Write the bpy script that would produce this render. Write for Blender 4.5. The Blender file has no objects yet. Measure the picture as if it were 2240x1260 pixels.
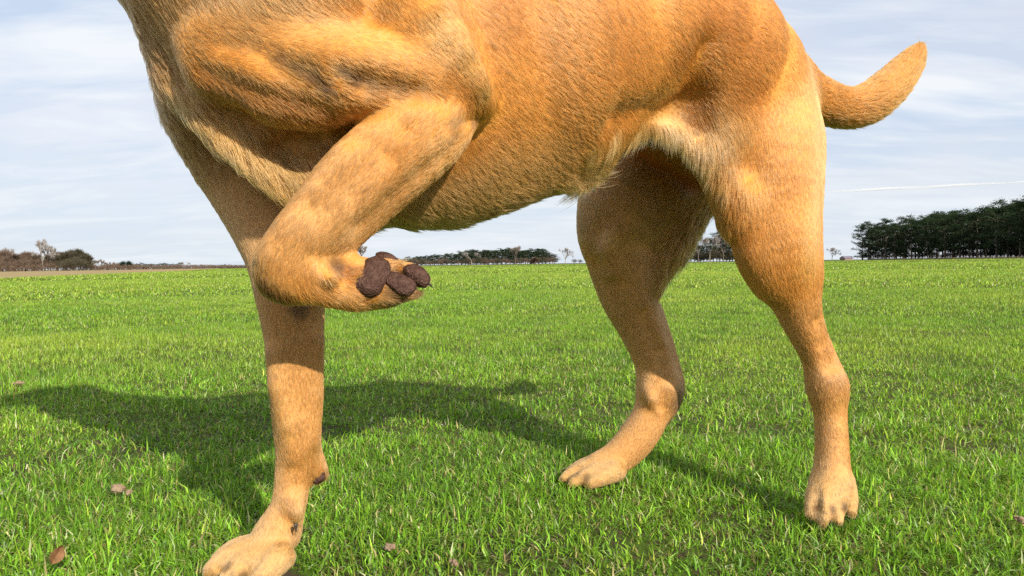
import bpy, bmesh, math, random
import numpy as np
from mathutils import Vector, Matrix

random.seed(7)
rng = np.random.default_rng(11)
SC = bpy.context.scene
COL = SC.collection

# ------------------------------------------------------------------ camera
F = 1617.8                      # focal length in photo pixels (2240 wide)
H = 0.28                        # camera height above the ground
cam_d = bpy.data.cameras.new("camera")
cam = bpy.data.objects.new("camera", cam_d)
COL.objects.link(cam)
cam_d.lens = 26.0
cam_d.sensor_width = 36.0
cam_d.clip_start = 0.02
cam_d.clip_end = 20000
PITCH, ROLL = math.radians(-1.86), math.radians(0.75)
R = (Matrix.Rotation(PITCH, 3, 'X') @ Matrix.Rotation(math.radians(90), 3, 'X')) @ Matrix.Rotation(ROLL * -1, 3, 'Z')
cam.matrix_world = Matrix.Translation((0, 0, H)) @ R.to_4x4()
SC.camera = cam
Rn = np.array(R)

def W(px, py, d):
    """point in the world seen at photo pixel (px,py) at depth d"""
    v = np.array([(px - 1120) / F * d, -(py - 630) / F * d, -d])
    return Rn @ v + np.array([0, 0, H])

# ------------------------------------------------------------------ light
SUN_TRAVEL = Vector((-0.60, 1.0, -0.66)).normalized()
sun_el = math.asin(-SUN_TRAVEL.z)
sun_d = bpy.data.lights.new("sun", 'SUN')
sun_d.energy = 4.4
sun_d.angle = math.radians(0.7)
sun_d.color = (1.0, 0.94, 0.84)
sun = bpy.data.objects.new("sun", sun_d)
sun.rotation_euler = SUN_TRAVEL.to_track_quat('-Z', 'Y').to_euler()
sun.location = (4, -6, 6)
COL.objects.link(sun)

world = bpy.data.worlds.new("World")
SC.world = world
world.use_nodes = True
nt = world.node_tree
nt.nodes.clear()
def N(t, **kw):
    n = nt.nodes.new(t)
    for k, v in kw.items():
        setattr(n, k, v)
    return n
def L(a, b):
    nt.links.new(a, b)
def math_node(op, a, b=None, clamp=False):
    m = N('ShaderNodeMath', operation=op, use_clamp=clamp)
    for i, v in enumerate((a, b)):
        if v is None:
            continue
        if isinstance(v, (int, float)):
            m.inputs[i].default_value = v
        else:
            L(v, m.inputs[i])
    return m.outputs[0]
out = N('ShaderNodeOutputWorld')
bg = N('ShaderNodeBackground')
bg.inputs['Strength'].default_value = 0.10
L(bg.outputs[0], out.inputs[0])
sky = N('ShaderNodeTexSky', sky_type='NISHITA')
sky.sun_disc = False
sky.sun_elevation = sun_el
sky.sun_rotation = math.atan2(-SUN_TRAVEL.x, -SUN_TRAVEL.y)
sky.air_density = 1.0
sky.dust_density = 1.2
tc = N('ShaderNodeTexCoord')
sep = N('ShaderNodeSeparateXYZ')
L(tc.outputs['Generated'], sep.inputs[0])
zc = math_node('MAXIMUM', sep.outputs[2], 0.0)
den = math_node('ADD', zc, 0.17)
cx = math_node('DIVIDE', sep.outputs[0], den)
cy = math_node('DIVIDE', sep.outputs[1], den)
comb = N('ShaderNodeCombineXYZ')
L(cx, comb.inputs[0]); L(cy, comb.inputs[1])
def noise(scale, detail, rough, loc, sx=1.0, sy=1.0, dist=0.0):
    mp = N('ShaderNodeMapping')
    mp.inputs['Location'].default_value = loc
    mp.inputs['Scale'].default_value = (sx, sy, 1)
    L(comb.outputs[0], mp.inputs[0])
    n = N('ShaderNodeTexNoise')
    n.inputs['Scale'].default_value = scale
    n.inputs['Detail'].default_value = detail
    n.inputs['Roughness'].default_value = rough
    n.inputs['Distortion'].default_value = dist
    L(mp.outputs[0], n.inputs[0])
    return n.outputs['Fac']
n1 = noise(1.1, 5, 0.5, (3.1, 1.7, 0), 0.75, 1.0, 0.35)
n2 = noise(2.0, 6, 0.55, (0.3, 5.0, 2.0), 0.55, 1.15, 0.5)
veil = N('ShaderNodeMapRange'); veil.inputs[1].default_value = 0.36; veil.inputs[2].default_value = 0.58
L(n1, veil.inputs[0])
puff = N('ShaderNodeMapRange'); puff.inputs[1].default_value = 0.46; puff.inputs[2].default_value = 0.66
L(n2, puff.inputs[0])
n3 = noise(5.2, 6, 0.6, (7.3, 2.0, 1.0), 0.4, 1.2, 0.5)
wisp = N('ShaderNodeMapRange'); wisp.inputs[1].default_value = 0.48; wisp.inputs[2].default_value = 0.68
L(n3, wisp.inputs[0])
base_mix = N('ShaderNodeMix', data_type='RGBA')
base_mix.inputs['A'].default_value = (4.6, 5.4, 6.65, 1)
base_mix.inputs['B'].default_value = (5.55, 5.9, 6.7, 1)
L(veil.outputs[0], base_mix.inputs['Factor'])
skymix = N('ShaderNodeMix', data_type='RGBA')
skymix.inputs['Factor'].default_value = 0.86
L(sky.outputs[0], skymix.inputs['A'])
L(base_mix.outputs['Result'], skymix.inputs['B'])
cl = N('ShaderNodeMix', data_type='RGBA')
cl.inputs['B'].default_value = (7.1, 7.25, 7.4, 1)
pf = math_node('MAXIMUM', math_node('MULTIPLY', puff.outputs[0], 0.8), math_node('MULTIPLY', wisp.outputs[0], 0.32))
L(pf, cl.inputs['Factor'])
L(skymix.outputs['Result'], cl.inputs['A'])
# the pale band of air just above the horizon
hz = N('ShaderNodeMapRange'); hz.inputs[1].default_value = 0.0; hz.inputs[2].default_value = 0.16
hz.inputs[3].default_value = 0.6; hz.inputs[4].default_value = 0.0
L(sep.outputs[2], hz.inputs[0])
hm = N('ShaderNodeMix', data_type='RGBA')
hm.inputs['B'].default_value = (5.9, 6.4, 6.8, 1)
L(hz.outputs[0], hm.inputs['Factor'])
L(cl.outputs['Result'], hm.inputs['A'])
L(hm.outputs['Result'], bg.inputs['Color'])

vs = SC.view_settings
vs.view_transform = 'Standard'
vs.look = 'None'
vs.exposure = 0.45
vs.gamma = 1.0
vs.use_curve_mapping = False
SC.cycles.max_bounces = 8
SC.cycles.transparent_max_bounces = 8
SC.cycles.use_denoising = False
SC.cycles.denoiser = 'OPENIMAGEDENOISE'
SC.cycles.denoising_input_passes = 'RGB_ALBEDO_NORMAL'
SC.cycles_curves.shape = 'RIBBONS'
SC.cycles_curves.subdivisions = 2

# ------------------------------------------------------------------ helpers
def tag(o, label=None, cat=None, group=None, kind=None):
    if label: o['label'] = label
    if cat: o['category'] = cat
    if group: o['group'] = group
    if kind: o['kind'] = kind
    return o

def empty(name, loc):
    o = bpy.data.objects.new(name, None)
    o.empty_display_size = 0.1
    o.location = loc
    COL.objects.link(o)
    return o

def mesh_np(name, verts, faces_flat, sizes, mat=None, smooth=False):
    """mesh from numpy arrays"""
    me = bpy.data.meshes.new(name)
    verts = np.asarray(verts, dtype=np.float32)
    faces_flat = np.asarray(faces_flat, dtype=np.int32)
    sizes = np.asarray(sizes, dtype=np.int32)
    me.vertices.add(len(verts))
    me.vertices.foreach_set('co', verts.ravel())
    me.loops.add(len(faces_flat))
    me.loops.foreach_set('vertex_index', faces_flat)
    me.polygons.add(len(sizes))
    starts = np.concatenate(([0], np.cumsum(sizes)[:-1])).astype(np.int32)
    me.polygons.foreach_set('loop_start', starts)
    me.polygons.foreach_set('use_smooth', np.full(len(sizes), smooth))
    me.update(calc_edges=True)
    if mat: me.materials.append(mat)
    return me

def link(name, me, parent=None):
    o = bpy.data.objects.new(name, me)
    COL.objects.link(o)
    if parent: o.parent = parent
    return o

def new_mat(name):
    m = bpy.data.materials.new(name)
    m.use_nodes = True
    m.node_tree.nodes.clear()
    return m, m.node_tree

def vnoise(p, f, seed=0):
    """cheap smooth noise in [-1,1] at points p (n,3)"""
    r = np.random.default_rng(seed)
    acc = np.zeros(len(p))
    for i in range(7):
        d = r.normal(size=3); d /= np.linalg.norm(d)
        acc += np.sin((p @ d) * f * r.uniform(0.6, 1.7) + r.uniform(0, 6.28) + 1.3 * np.sin((p @ r.normal(size=3)) * f * 0.5))
    return acc / 3.2

# ------------------------------------------------------------------ materials
def principled(name, color, rough=0.7, spec=0.3, noise_scale=None, color2=None, bump=0.0, bump_scale=60):
    m, t = new_mat(name)
    o = t.nodes.new('ShaderNodeOutputMaterial')
    p = t.nodes.new('ShaderNodeBsdfPrincipled')
    p.inputs['Base Color'].default_value = (*color, 1)
    p.inputs['Roughness'].default_value = rough
    p.inputs['Specular IOR Level'].default_value = spec
    t.links.new(p.outputs[0], o.inputs[0])
    c = t.nodes.new('ShaderNodeTexCoord')
    if noise_scale:
        n = t.nodes.new('ShaderNodeTexNoise')
        n.inputs['Scale'].default_value = noise_scale
        n.inputs['Detail'].default_value = 6
        t.links.new(c.outputs['Object'], n.inputs[0])
        r = t.nodes.new('ShaderNodeMapRange')
        r.inputs[1].default_value = 0.35; r.inputs[2].default_value = 0.65
        t.links.new(n.outputs['Fac'], r.inputs[0])
        x = t.nodes.new('ShaderNodeMix'); x.data_type = 'RGBA'
        x.inputs['A'].default_value = (*color, 1); x.inputs['B'].default_value = (*color2, 1)
        t.links.new(r.outputs[0], x.inputs['Factor'])
        t.links.new(x.outputs['Result'], p.inputs['Base Color'])
    if bump:
        n = t.nodes.new('ShaderNodeTexVoronoi')
        n.inputs['Scale'].default_value = bump_scale
        t.links.new(c.outputs['Object'], n.inputs[0])
        b = t.nodes.new('ShaderNodeBump')
        b.inputs['Strength'].default_value = bump
        b.inputs['Distance'].default_value = 0.001
        t.links.new(n.outputs['Distance'], b.inputs['Height'])
        t.links.new(b.outputs[0], p.inputs['Normal'])
    return m

def attr_leaf_mat(name, translucency=0.4, rough=0.45, spec=0.25):
    """thin leaf: diffuse/gloss on the face, light through the blade"""
    m, t = new_mat(name)
    o = t.nodes.new('ShaderNodeOutputMaterial')
    a = t.nodes.new('ShaderNodeAttribute'); a.attribute_name = 'tint'
    p = t.nodes.new('ShaderNodeBsdfPrincipled')
    p.inputs['Roughness'].default_value = rough
    p.inputs['Specular IOR Level'].default_value = spec
    tr = t.nodes.new('ShaderNodeBsdfTranslucent')
    g = t.nodes.new('ShaderNodeMix'); g.data_type = 'RGBA'; g.blend_type = 'MULTIPLY'
    g.inputs['Factor'].default_value = 1.0
    g.inputs['B'].default_value = (1.25, 1.2, 0.55, 1)
    t.links.new(a.outputs['Color'], g.inputs['A'])
    t.links.new(a.outputs['Color'], p.inputs['Base Color'])
    t.links.new(g.outputs['Result'], tr.inputs['Color'])
    mx = t.nodes.new('ShaderNodeMixShader'); mx.inputs[0].default_value = translucency
    t.links.new(p.outputs[0], mx.inputs[1]); t.links.new(tr.outputs[0], mx.inputs[2])
    t.links.new(mx.outputs[0], o.inputs[0])
    return m

M_grass = attr_leaf_mat('grass_blades', 0.36, 0.42, 0.30)
M_pad = principled('paw_pad_skin', (0.050, 0.023, 0.015), 0.6, 0.18, 260, (0.105, 0.054, 0.038), 1.0, 650)
M_claw = principled('claw_horn', (0.03, 0.024, 0.022), 0.35, 0.5, 200, (0.06, 0.045, 0.035))
M_bark = principled('bark', (0.11, 0.085, 0.065), 0.9, 0.1, 3, (0.17, 0.14, 0.11))
M_bark_pale = principled('bark_pale', (0.24, 0.20, 0.16), 0.9, 0.1, 3, (0.32, 0.28, 0.22))
M_soil = principled('dry_soil', (0.23, 0.15, 0.095), 0.95, 0.1, 90, (0.33, 0.24, 0.16))
M_leaf_dead = principled('dead_leaf', (0.27, 0.14, 0.065), 0.7, 0.2, 120, (0.17, 0.08, 0.035))

# ------------------------------------------------------------------ ground
def ground_material():
    m, t = new_mat('turf_ground')
    o = t.nodes.new('ShaderNodeOutputMaterial')
    p = t.nodes.new('ShaderNodeBsdfPrincipled')
    p.inputs['Roughness'].default_value = 0.9
    p.inputs['Specular IOR Level'].default_value = 0.05
    c = t.nodes.new('ShaderNodeTexCoord')
    def nz(scale, lo, hi):
        n = t.nodes.new('ShaderNodeTexNoise'); n.inputs['Scale'].default_value = scale; n.inputs['Detail'].default_value = 8
        t.links.new(c.outputs['Object'], n.inputs[0])
        r = t.nodes.new('ShaderNodeMapRange'); r.inputs[1].default_value = lo; r.inputs[2].default_value = hi
        t.links.new(n.outputs['Fac'], r.inputs[0])
        return r.outputs[0]
    def mix(f, a, b):
        x = t.nodes.new('ShaderNodeMix'); x.data_type = 'RGBA'
        t.links.new(f, x.inputs['Factor'])
        for s, v in (('A', a), ('B', b)):
            if isinstance(v, tuple): x.inputs[s].default_value = (*v, 1)
            else: t.links.new(v, x.inputs[s])
        return x.outputs['Result']
    a = mix(nz(0.35, 0.35, 0.65), (0.065, 0.110, 0.015), (0.090, 0.130, 0.020))
    b = mix(nz(9, 0.42, 0.62), a, (0.040, 0.055, 0.012))
    d = mix(nz(45, 0.42, 0.6), b, (0.070, 0.050, 0.030))
    t.links.new(d, p.inputs['Base Color'])
    t.links.new(p.outputs[0], o.inputs[0])
    return m
M_ground = ground_material()
gv, gf, gs = [], [], []
def sheet(xs, ys, zf):
    xs, ys = np.array(xs), np.array(ys)
    v = [(x, y, zf(x, y)) for y in ys for x in xs]
    n = len(xs); f = []
    for j in range(len(ys) - 1):
        for i in range(n - 1):
            f += [j * n + i, j * n + i + 1, (j + 1) * n + i + 1, (j + 1) * n + i]
    return v, f, [4] * (len(f) // 4)
lin = [-6000, -2000, -700, -250, -100, -40, -15, -5, 0, 5, 15, 40, 100, 250, 700, 2000, 6000]
v, f, s = sheet(lin, lin, lambda x, y: 0.0)
ground = link('ground', mesh_np('ground', v, f, s, M_ground))
tag(ground, kind='structure')

# dry, unsown margin along the left side of the field
M_margin = principled('dry_margin', (0.36, 0.25, 0.13), 0.95, 0.05, 0.5, (0.29, 0.23, 0.105))
edge = [(-11, 13), (-18.7, 27), (-24, 42), (-35, 78), (-62, 150), (-130, 330), (-210, 540)]
v = []; f = []; s = []
for (x, y) in edge:
    v += [(x, y, 0.004), (x - 160, y + 10, 0.004)]
for i in range(len(edge) - 1):
    f += [2 * i, 2 * i + 2, 2 * i + 3, 2 * i + 1]; s.append(4)
margin = link('field_margin', mesh_np('field_margin', v, f, s, M_margin))
tag(margin, kind='structure')

# ------------------------------------------------------------------ dog: the body as one implicit surface
mid = lambda X: 0.585 + 0.47 * (X + 0.25)
E = np.array([0.905, 0.425, 0.0]); E /= np.linalg.norm(E)          # front -> rear
NL = np.array([E[1], -E[0], 0.0])                                  # to the dog's near (left) side
def T(X, z, off=0.0):
    return np.array([X, mid(X), z + 0.01]) + NL * off

class Prim:
    __slots__ = ('a', 'b', 'ra', 'rb', 's', 'k', 'dir', 'len', 'col', 'lift', 'axis')
PRIMS = []
GROUPS = []   # (kout, [prims], op)
DOWN = np.array([0, 0, -1.0])
RED = (0.68, 0.300, 0.066); GOLD = (0.63, 0.278, 0.054); TAN = (0.56, 0.275, 0.080); CREAM = (0.78, 0.50, 0.20)
PALE = (0.54, 0.31, 0.110); DUN = (0.58, 0.30, 0.095); BROWN = (0.30, 0.13, 0.035); DARK_AND_SHADE = (0.10, 0.045, 0.018)

def chain(pts, k=0.02, kout=0.02, s=1.0, dirv=None, length=0.006, col=GOLD, lift=0.10, world=False, cols=None, axis=None, op='u', flip=False):
    """a tapering limb: (px,py,depth,r_px) or world (xyz, r)"""
    nodes = []
    for p in pts:
        if world: nodes.append((np.array(p[0]), p[1]))
        else: nodes.append((W(p[0], p[1], p[2]), p[3] * p[2] / F))
    seg_of = list(range(max(1, len(nodes) - 1)))
    if len(nodes) >= 3:          # a smooth curve through the nodes
        nn, so = [], []
        for i in range(len(nodes) - 1):
            p0, p1, p2, p3 = (nodes[max(0, min(len(nodes) - 1, j))] for j in (i - 1, i, i + 1, i + 2))
            for u in (0, .25, .5, .75):
                f_ = lambda a, b, c, d: .5 * ((2 * b) + (c - a) * u + (2 * a - 5 * b + 4 * c - d) * u * u + (3 * b - a - 3 * c + d) * u ** 3)
                nn.append((f_(p0[0], p1[0], p2[0], p3[0]), max(.0005, f_(p0[1], p1[1], p2[1], p3[1])))); so.append(i)
        nn.append(nodes[-1]); nodes, seg_of = nn, so
    out = []
    if len(nodes) == 1: nodes = [nodes[0], (nodes[0][0] + np.array([1e-4, 0, 0]), nodes[0][1])]
    for i in range(len(nodes) - 1):
        q = Prim()
        q.a, q.ra = nodes[i]; q.b, q.rb = nodes[i + 1]
        q.s = s; q.k = 0; q.axis = NL if axis is None else axis
        d = (q.b - q.a) * (-1 if flip else 1)
        q.dir = np.array(dirv, float) if dirv is not None else d
        q.dir = q.dir / (np.linalg.norm(q.dir) + 1e-9)
        q.len = length; q.lift = lift
        q.col = np.array(cols[min(seg_of[i], len(cols) - 1)] if cols else col)
        out.append(q)
    GROUPS.append((kout, out, op))
    if op == 'u': PRIMS.extend(out)
    return out

BACK = E * 0.93 + DOWN * 0.38
# torso
tor = [(-.165, .462, .092, .046), (-.12, .462, .124, .056), (-.05, .460, .136, .094), (.03, .474, .124, .104),
       (.11, .500, .096, .096), (.17, .503, .086, .086), (.215, .492, .083, .080), (.252, .476, .071, .066)]
nodes = [(T(X, z), hh, hw) for X, z, hh, hw in tor]
tp = []
for i in range(len(nodes) - 1):
    q = Prim(); q.a, q.ra, w0 = nodes[i]; q.b, q.rb, w1 = nodes[i + 1]
    q.s = (w0 / q.ra + w1 / q.rb) / 2; q.k = 0.006; q.axis = NL
    q.dir = BACK / np.linalg.norm(BACK); q.len = 0.0085; q.lift = 0.09; q.col = np.array(RED)
    tp.append(q)
tp[0].len = 0.012; tp[0].dir = np.array([0.1, 0.1, -1.0]); tp[0].col = np.array(DUN)
GROUPS.append((0.02, tp, 'u')); PRIMS.extend(tp)
# underside of chest and belly, paler and longer haired
chain([(T(-.15, .380), .044), (T(-.09, .362), .057), (T(0.0, .384), .053), (T(.06, .402), .040)], 0.03, 0.03, world=True,
      dirv=E * 0.85 + DOWN * 0.40, length=0.011, col=(0.56, 0.33, 0.12), lift=0.2)
# sheath with long hair
chain([(T(.010, .370), .024), (T(.052, .371), .020), (T(.084, .379), .014)], 0.02, 0.02, world=True, dirv=E * 0.65 + DOWN * 0.75, length=0.026, col=CREAM, lift=0.42)
# neck and head (above the picture, but they throw the shadow)
chain([(T(-.175, .49), .100), ((-.285, .575, .60), .086), ((-.345, .545, .69), .068)], 0.03, 0.04, world=True, dirv=(0.25, 0.1, -1), length=0.014, col=DUN)
chain([((-.365, .535, .715), .062), ((-.40, .52, .705), .050), ((-.475, .487, .675), .034), ((-.505, .474, .665), .027)], 0.02, 0.02, world=True, length=0.006, flip=True)
chain([((-.345, .490, .745), .026), ((-.325, .468, .690), .022)], 0.015, 0.01, world=True, length=0.008)
chain([((-.335, .600, .745), .026), ((-.305, .605, .690), .022)], 0.015, 0.01, world=True, length=0.008)
# throat and chest front, the fold running down it
CHESTNUT = (0.42, 0.20, 0.062)
chain([(404, -10, .60, 97), (420, 130, .612, 84), (448, 240, .640, 80), (498, 330, .660, 70)], 0.03, 0.025, dirv=(0.25, -.05, -1), length=0.015, col=CHESTNUT, lift=0.4)
chain([(385, 172, .594, 18), (440, 246, .583, 24), (485, 300, .578, 22), (535, 338, .577, 28), (610, 398, .585, 24), (680, 436, .60, 16)], 0.02, 0.022, dirv=(0.55, -.1, -.85), length=0.017, col=(0.66, 0.37, 0.11), lift=0.45)
chain([(470, 205, .596, 44), (560, 290, .600, 48), (650, 362, .608, 48)], 0.03, 0.024, dirv=(0.45, 0.0, -.9), length=0.018, col=(0.50, 0.27, 0.09), lift=0.35)
chain([(560, 330, .655, 56), (680, 385, .655, 66), (780, 435, .645, 62)], 0.03, 0.02, dirv=(0.55, 0.0, -.8), length=0.015, col=(0.46, 0.24, 0.08), lift=0.35)

# near front leg, lifted: shoulder and upper arm
chain([(860, -130, .612, 104), (700, -20, .572, 132), (540, 85, .556, 92), (470, 110, .560, 66)], 0.03, 0.018, dirv=E * 0.95 + DOWN * 0.15, length=0.007, col=GOLD)
chain([(480, 140, .552, 72), (610, 160, .540, 88), (760, 160, .540, 92), (900, 172, .556, 88), (1002, 200, .572, 62), (1048, 228, .581, 30)], 0.03, 0.018,
      dirv=E * 0.97 + DOWN * 0.12, length=0.0065, col=GOLD)
chain([(850, -70, .592, 112), (930, 70, .562, 97), (1012, 180, .566, 54), (1050, 222, .574, 29)], 0.03, 0.012, dirv=E * 0.75 + DOWN * 0.65, length=0.006, col=GOLD)
chain([(600, 215, .548, 48), (690, 232, .550, 44), (750, 225, .555, 36)], 0.02, 0.02, dirv=(0.7, 0.2, -.55), length=0.009, col=GOLD, lift=0.35)
# forearm, wrist and pastern
chain([(1005, 232, .576, 46), (930, 285, .566, 96), (800, 388, .556, 98), (700, 488, .548, 83), (645, 550, .545, 75), (620, 594, .543, 60)], 0.022, 0.008,
      dirv=None, length=0.0065, col=GOLD, cols=[GOLD, GOLD, TAN, TAN, TAN])
chain([(1030, 246, .580, 22), (950, 330, .572, 34), (880, 410, .566, 30), (800, 490, .560, 26), (745, 540, .552, 26)], 0.012, 0.012, length=0.006, col=GOLD)
chain([(618, 588, .543, 54), (635, 616, .543, 44), (700, 630, .548, 42), (775, 638, .556, 44), (838, 636, .565, 40)], 0.022, 0.014, length=0.0065, col=GOLD)
chain([(782, 612, .568, 48), (835, 604, .576, 46)], 0.02, 0.015, length=0.006, col=GOLD)
chain([(712, 590, .530, 14), (722, 606, .530, 13)], 0.01, 0.012, length=0.007, col=TAN, lift=0.3)
chain([(680, 590, .546, 34), (735, 606, .551, 30), (780, 606, .556, 28)], 0.012, 0.016, dirv=(0.8, 0, -.2), length=0.007, col=GOLD)
chain([(762, 596, .556, 26), (775, 640, .548, 22)], 0.012, 0.012, dirv=(0.8, 0, .3), length=0.010, col=GOLD, lift=0.35)
chain([(846, 592, .558, 10), (858, 580, .562, 10), (868, 574, .568, 10)], 0.01, 0.008, dirv=(0.8, -.2, 0.4), length=0.008, col=TAN, lift=0.3)
chain([(845, 628, .548, 10), (850, 645, .550, 14)], 0.01, 0.008, dirv=(0.7, -.2, .5), length=0.009, col=GOLD, lift=0.4)
# toes of the lifted paw
for pts in ([(838, 640, .556, 30), (880, 640, .556, 25), (910, 640, .558, 15)],
            [(858, 622, .566, 28), (898, 612, .570, 25), (926, 618, .572, 13)],
            [(850, 600, .582, 26), (890, 590, .586, 23), (912, 593, .588, 13)],
            [(815, 592, .592, 26), (850, 578, .596, 22), (875, 577, .598, 14)]):
    chain(pts, 0.008, 0.006, length=0.0065, col=TAN)

# far front leg, standing
chain([(468, 255, .668, 90), (526, 365, .670, 95), (588, 470, .666, 94), (625, 560, .656, 88), (635, 640, .650, 78), (642, 720, .648, 68),
       (645, 800, .648, 60), (646, 900, .650, 54), (648, 985, .652, 48), (641, 1045, .652, 43), (631, 1105, .650, 41), (612, 1160, .648, 44)],
      0.025, 0.02, length=0.0055, col=TAN, cols=[DUN, DUN, DUN, TAN, TAN, TAN, TAN, TAN, TAN, TAN, TAN])
chain([(664, 985, .658, 36), (692, 1016, .660, 25), (700, 1034, .660, 20)], 0.015, 0.010, length=0.008, col=TAN, lift=0.25)
chain([(642, 1095, .640, 24), (652, 1120, .634, 17)], 0.012, 0.008, length=0.009, col=PALE, lift=0.35)
chain([(606, 1165, .648, 42), (575, 1202, .640, 44), (540, 1222, .634, 36)], 0.02, 0.016, length=0.0055, col=PALE)
for pts in ([(560, 1196, .655, 34), (515, 1206, .650, 32), (478, 1228, .645, 25)],
            [(560, 1208, .640, 36), (510, 1220, .630, 35), (468, 1244, .622, 27)],
            [(575, 1222, .627, 36), (532, 1240, .615, 35), (498, 1264, .607, 27)],
            [(614, 1218, .622, 36), (584, 1248, .610, 33), (556, 1278, .604, 25)]):
    chain(pts, 0.008, 0.005, length=0.004, col=PALE)

# near hind leg
chain([(1540, 60, .85, 100), (1618, 140, .842, 112), (1662, 250, .820, 112), (1680, 380, .800, 104), (1690, 470, .792, 94), (1702, 550, .788, 86), (1727, 620, .790, 63),
       (1755, 700, .793, 47), (1786, 775, .798, 38), (1809, 845, .800, 37)], 0.03, 0.022, length=0.0065, col=GOLD,
      cols=[RED, RED, RED, GOLD, GOLD, GOLD, TAN, TAN, TAN])
chain([(1700, 190, .865, 54), (1750, 290, .845, 50), (1752, 400, .83, 47), (1742, 500, .815, 45), (1740, 590, .805, 40)], 0.03, 0.036, dirv=(0.15, 0, -1), length=0.007, col=CREAM)
chain([(1640, 460, .775, 44), (1640, 545, .772, 34), (1685, 615, .782, 36)], 0.03, 0.022, length=0.0065, col=GOLD)
chain([(1775, 690, .81, 20), (1811, 765, .815, 17), (1836, 812, .815, 12), (1832, 852, .81, 18)], 0.012, 0.010, length=0.0055, col=TAN)
chain([(1810, 840, .800, 38), (1817, 920, .797, 37), (1820, 1000, .792, 39), (1819, 1052, .786, 45)], 0.02, 0.02, length=0.0055, col=TAN)
for pts in ([(1798, 1050, .788, 28), (1782, 1086, .774, 24), (1774, 1122, .764, 18)],
            [(1812, 1058, .778, 26), (1804, 1098, .762, 24), (1799, 1138, .752, 19)],
            [(1834, 1058, .778, 26), (1836, 1096, .764, 24), (1836, 1134, .755, 18)],
            [(1846, 1050, .788, 26), (1858, 1086, .778, 22), (1862, 1118, .770, 17)]):
    chain(pts, 0.006, 0.005, length=0.004, col=PALE)
for pts in ([(1792, 1076, .752, 3), (1789, 1105, .745, 6), (1787, 1140, .738, 7)], [(1818, 1078, .748, 3), (1820, 1105, .742, 6), (1819, 1142, .735, 7)],
            [(1848, 1078, .754, 3), (1850, 1105, .748, 6), (1852, 1140, .742, 7)]):
    chain(pts, 0.008, 0.008, op='s')

# the fold of skin from belly to stifle
chain([(1270, 335, .735, 30), (1345, 292, .735, 20), (1420, 274, .742, 20), (1500, 300, .752, 28), (1565, 368, .765, 42), (1612, 470, .775, 46)],
      0.02, 0.018, dirv=(0.25, 0, -1), length=0.016, cols=[CREAM, CREAM, CREAM, PALE, GOLD], lift=0.2)
chain([(1400, 205, .765, 66), (1500, 232, .772, 64), (1570, 310, .785, 64)], 0.03, 0.025, dirv=(0.5, 0, -.8), length=0.007, col=PALE)

chain([(1440, 90, .775, 66), (1530, 170, .782, 66), (1590, 260, .785, 62)], 0.03, 0.05, dirv=(0.35, 0, -.9), length=0.006, col=RED)
# far hind leg
chain([(1500, 270, .93, 125), (1402, 400, .93, 124), (1349, 490, .932, 90), (1351, 555, .935, 74), (1370, 640, .940, 62), (1404, 720, .946, 51), (1430, 790, .950, 45), (1441, 850, .952, 43)],
      0.03, 0.02, length=0.006, col=DUN)
chain([(1535, 330, .95, 100), (1495, 420, .95, 72), (1450, 510, .945, 62), (1410, 600, .945, 42)], 0.03, 0.025, dirv=(-.1, 0, -1), length=0.024, col=DUN, lift=0.5)
chain([(1430, 680, .955, 22), (1466, 780, .960, 19), (1490, 843, .962, 10), (1462, 878, .957, 26)], 0.012, 0.012, length=0.0065, col=DUN)
chain([(1442, 850, .952, 43), (1425, 905, .950, 42), (1391, 960, .945, 43), (1350, 1000, .938, 38), (1310, 1018, .934, 32)], 0.02, 0.02, length=0.0055, col=TAN)
for pts in ([(1330, 1015, .945, 26), (1280, 1020, .942, 22), (1245, 1034, .940, 15)],
            [(1330, 1020, .932, 26), (1275, 1028, .926, 22), (1236, 1044, .922, 15)],
            [(1335, 1028, .920, 26), (1290, 1038, .912, 22), (1255, 1054, .908, 15)],
            [(1350, 1030, .910, 24), (1318, 1044, .904, 21), (1292, 1058, .900, 15)]):
    chain(pts, 0.006, 0.005, length=0.004, col=PALE)

# tail
chain([(1690, 158, .872, 60), (1775, 210, .885, 52), (1845, 234, .90, 46), (1897, 225, .905, 46), (1945, 189, .91, 43), (1986, 142, .915, 33), (2008, 110, .92, 18)],
      0.025, 0.036, length=0.010, col=GOLD, lift=0.2)

# creases in the skin of shoulder and elbow

VOX = 0.003
lo = np.array([-.60, .40, -.03]); hi = np.array([.60, 1.10, .86])
dim = np.ceil((hi - lo) / VOX).astype(int) + 1
V = np.full(dim, 0.3, np.float32)
ax = [(lo[i] + VOX * np.arange(dim[i])).astype(np.float32) for i in range(3)]
def prim_dist(q, x, y, z):
    n = q.axis; c = 1.0 / q.s - 1.0
    px, py, pz = x - np.float32(q.a[0]), y - np.float32(q.a[1]), z - np.float32(q.a[2])
    ab = q.b - q.a
    if abs(c) > 1e-6:
        dn = px * np.float32(n[0]) + py * np.float32(n[1]) + pz * np.float32(n[2])
        dn = dn * np.float32(c)
        px, py, pz = px + dn * np.float32(n[0]), py + dn * np.float32(n[1]), pz + dn * np.float32(n[2])
        ab = ab + n * (ab @ n) * c
    l2 = float(ab @ ab) + 1e-12
    t = (px * np.float32(ab[0]) + py * np.float32(ab[1]) + pz * np.float32(ab[2])) * np.float32(1 / l2)
    t = np.clip(t, 0, 1)
    dx, dy, dz = px - t * np.float32(ab[0]), py - t * np.float32(ab[1]), pz - t * np.float32(ab[2])
    return (np.sqrt(dx * dx + dy * dy + dz * dz) - (np.float32(q.ra) + t * np.float32(q.rb - q.ra))) * np.float32(min(1.0, q.s))
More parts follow.
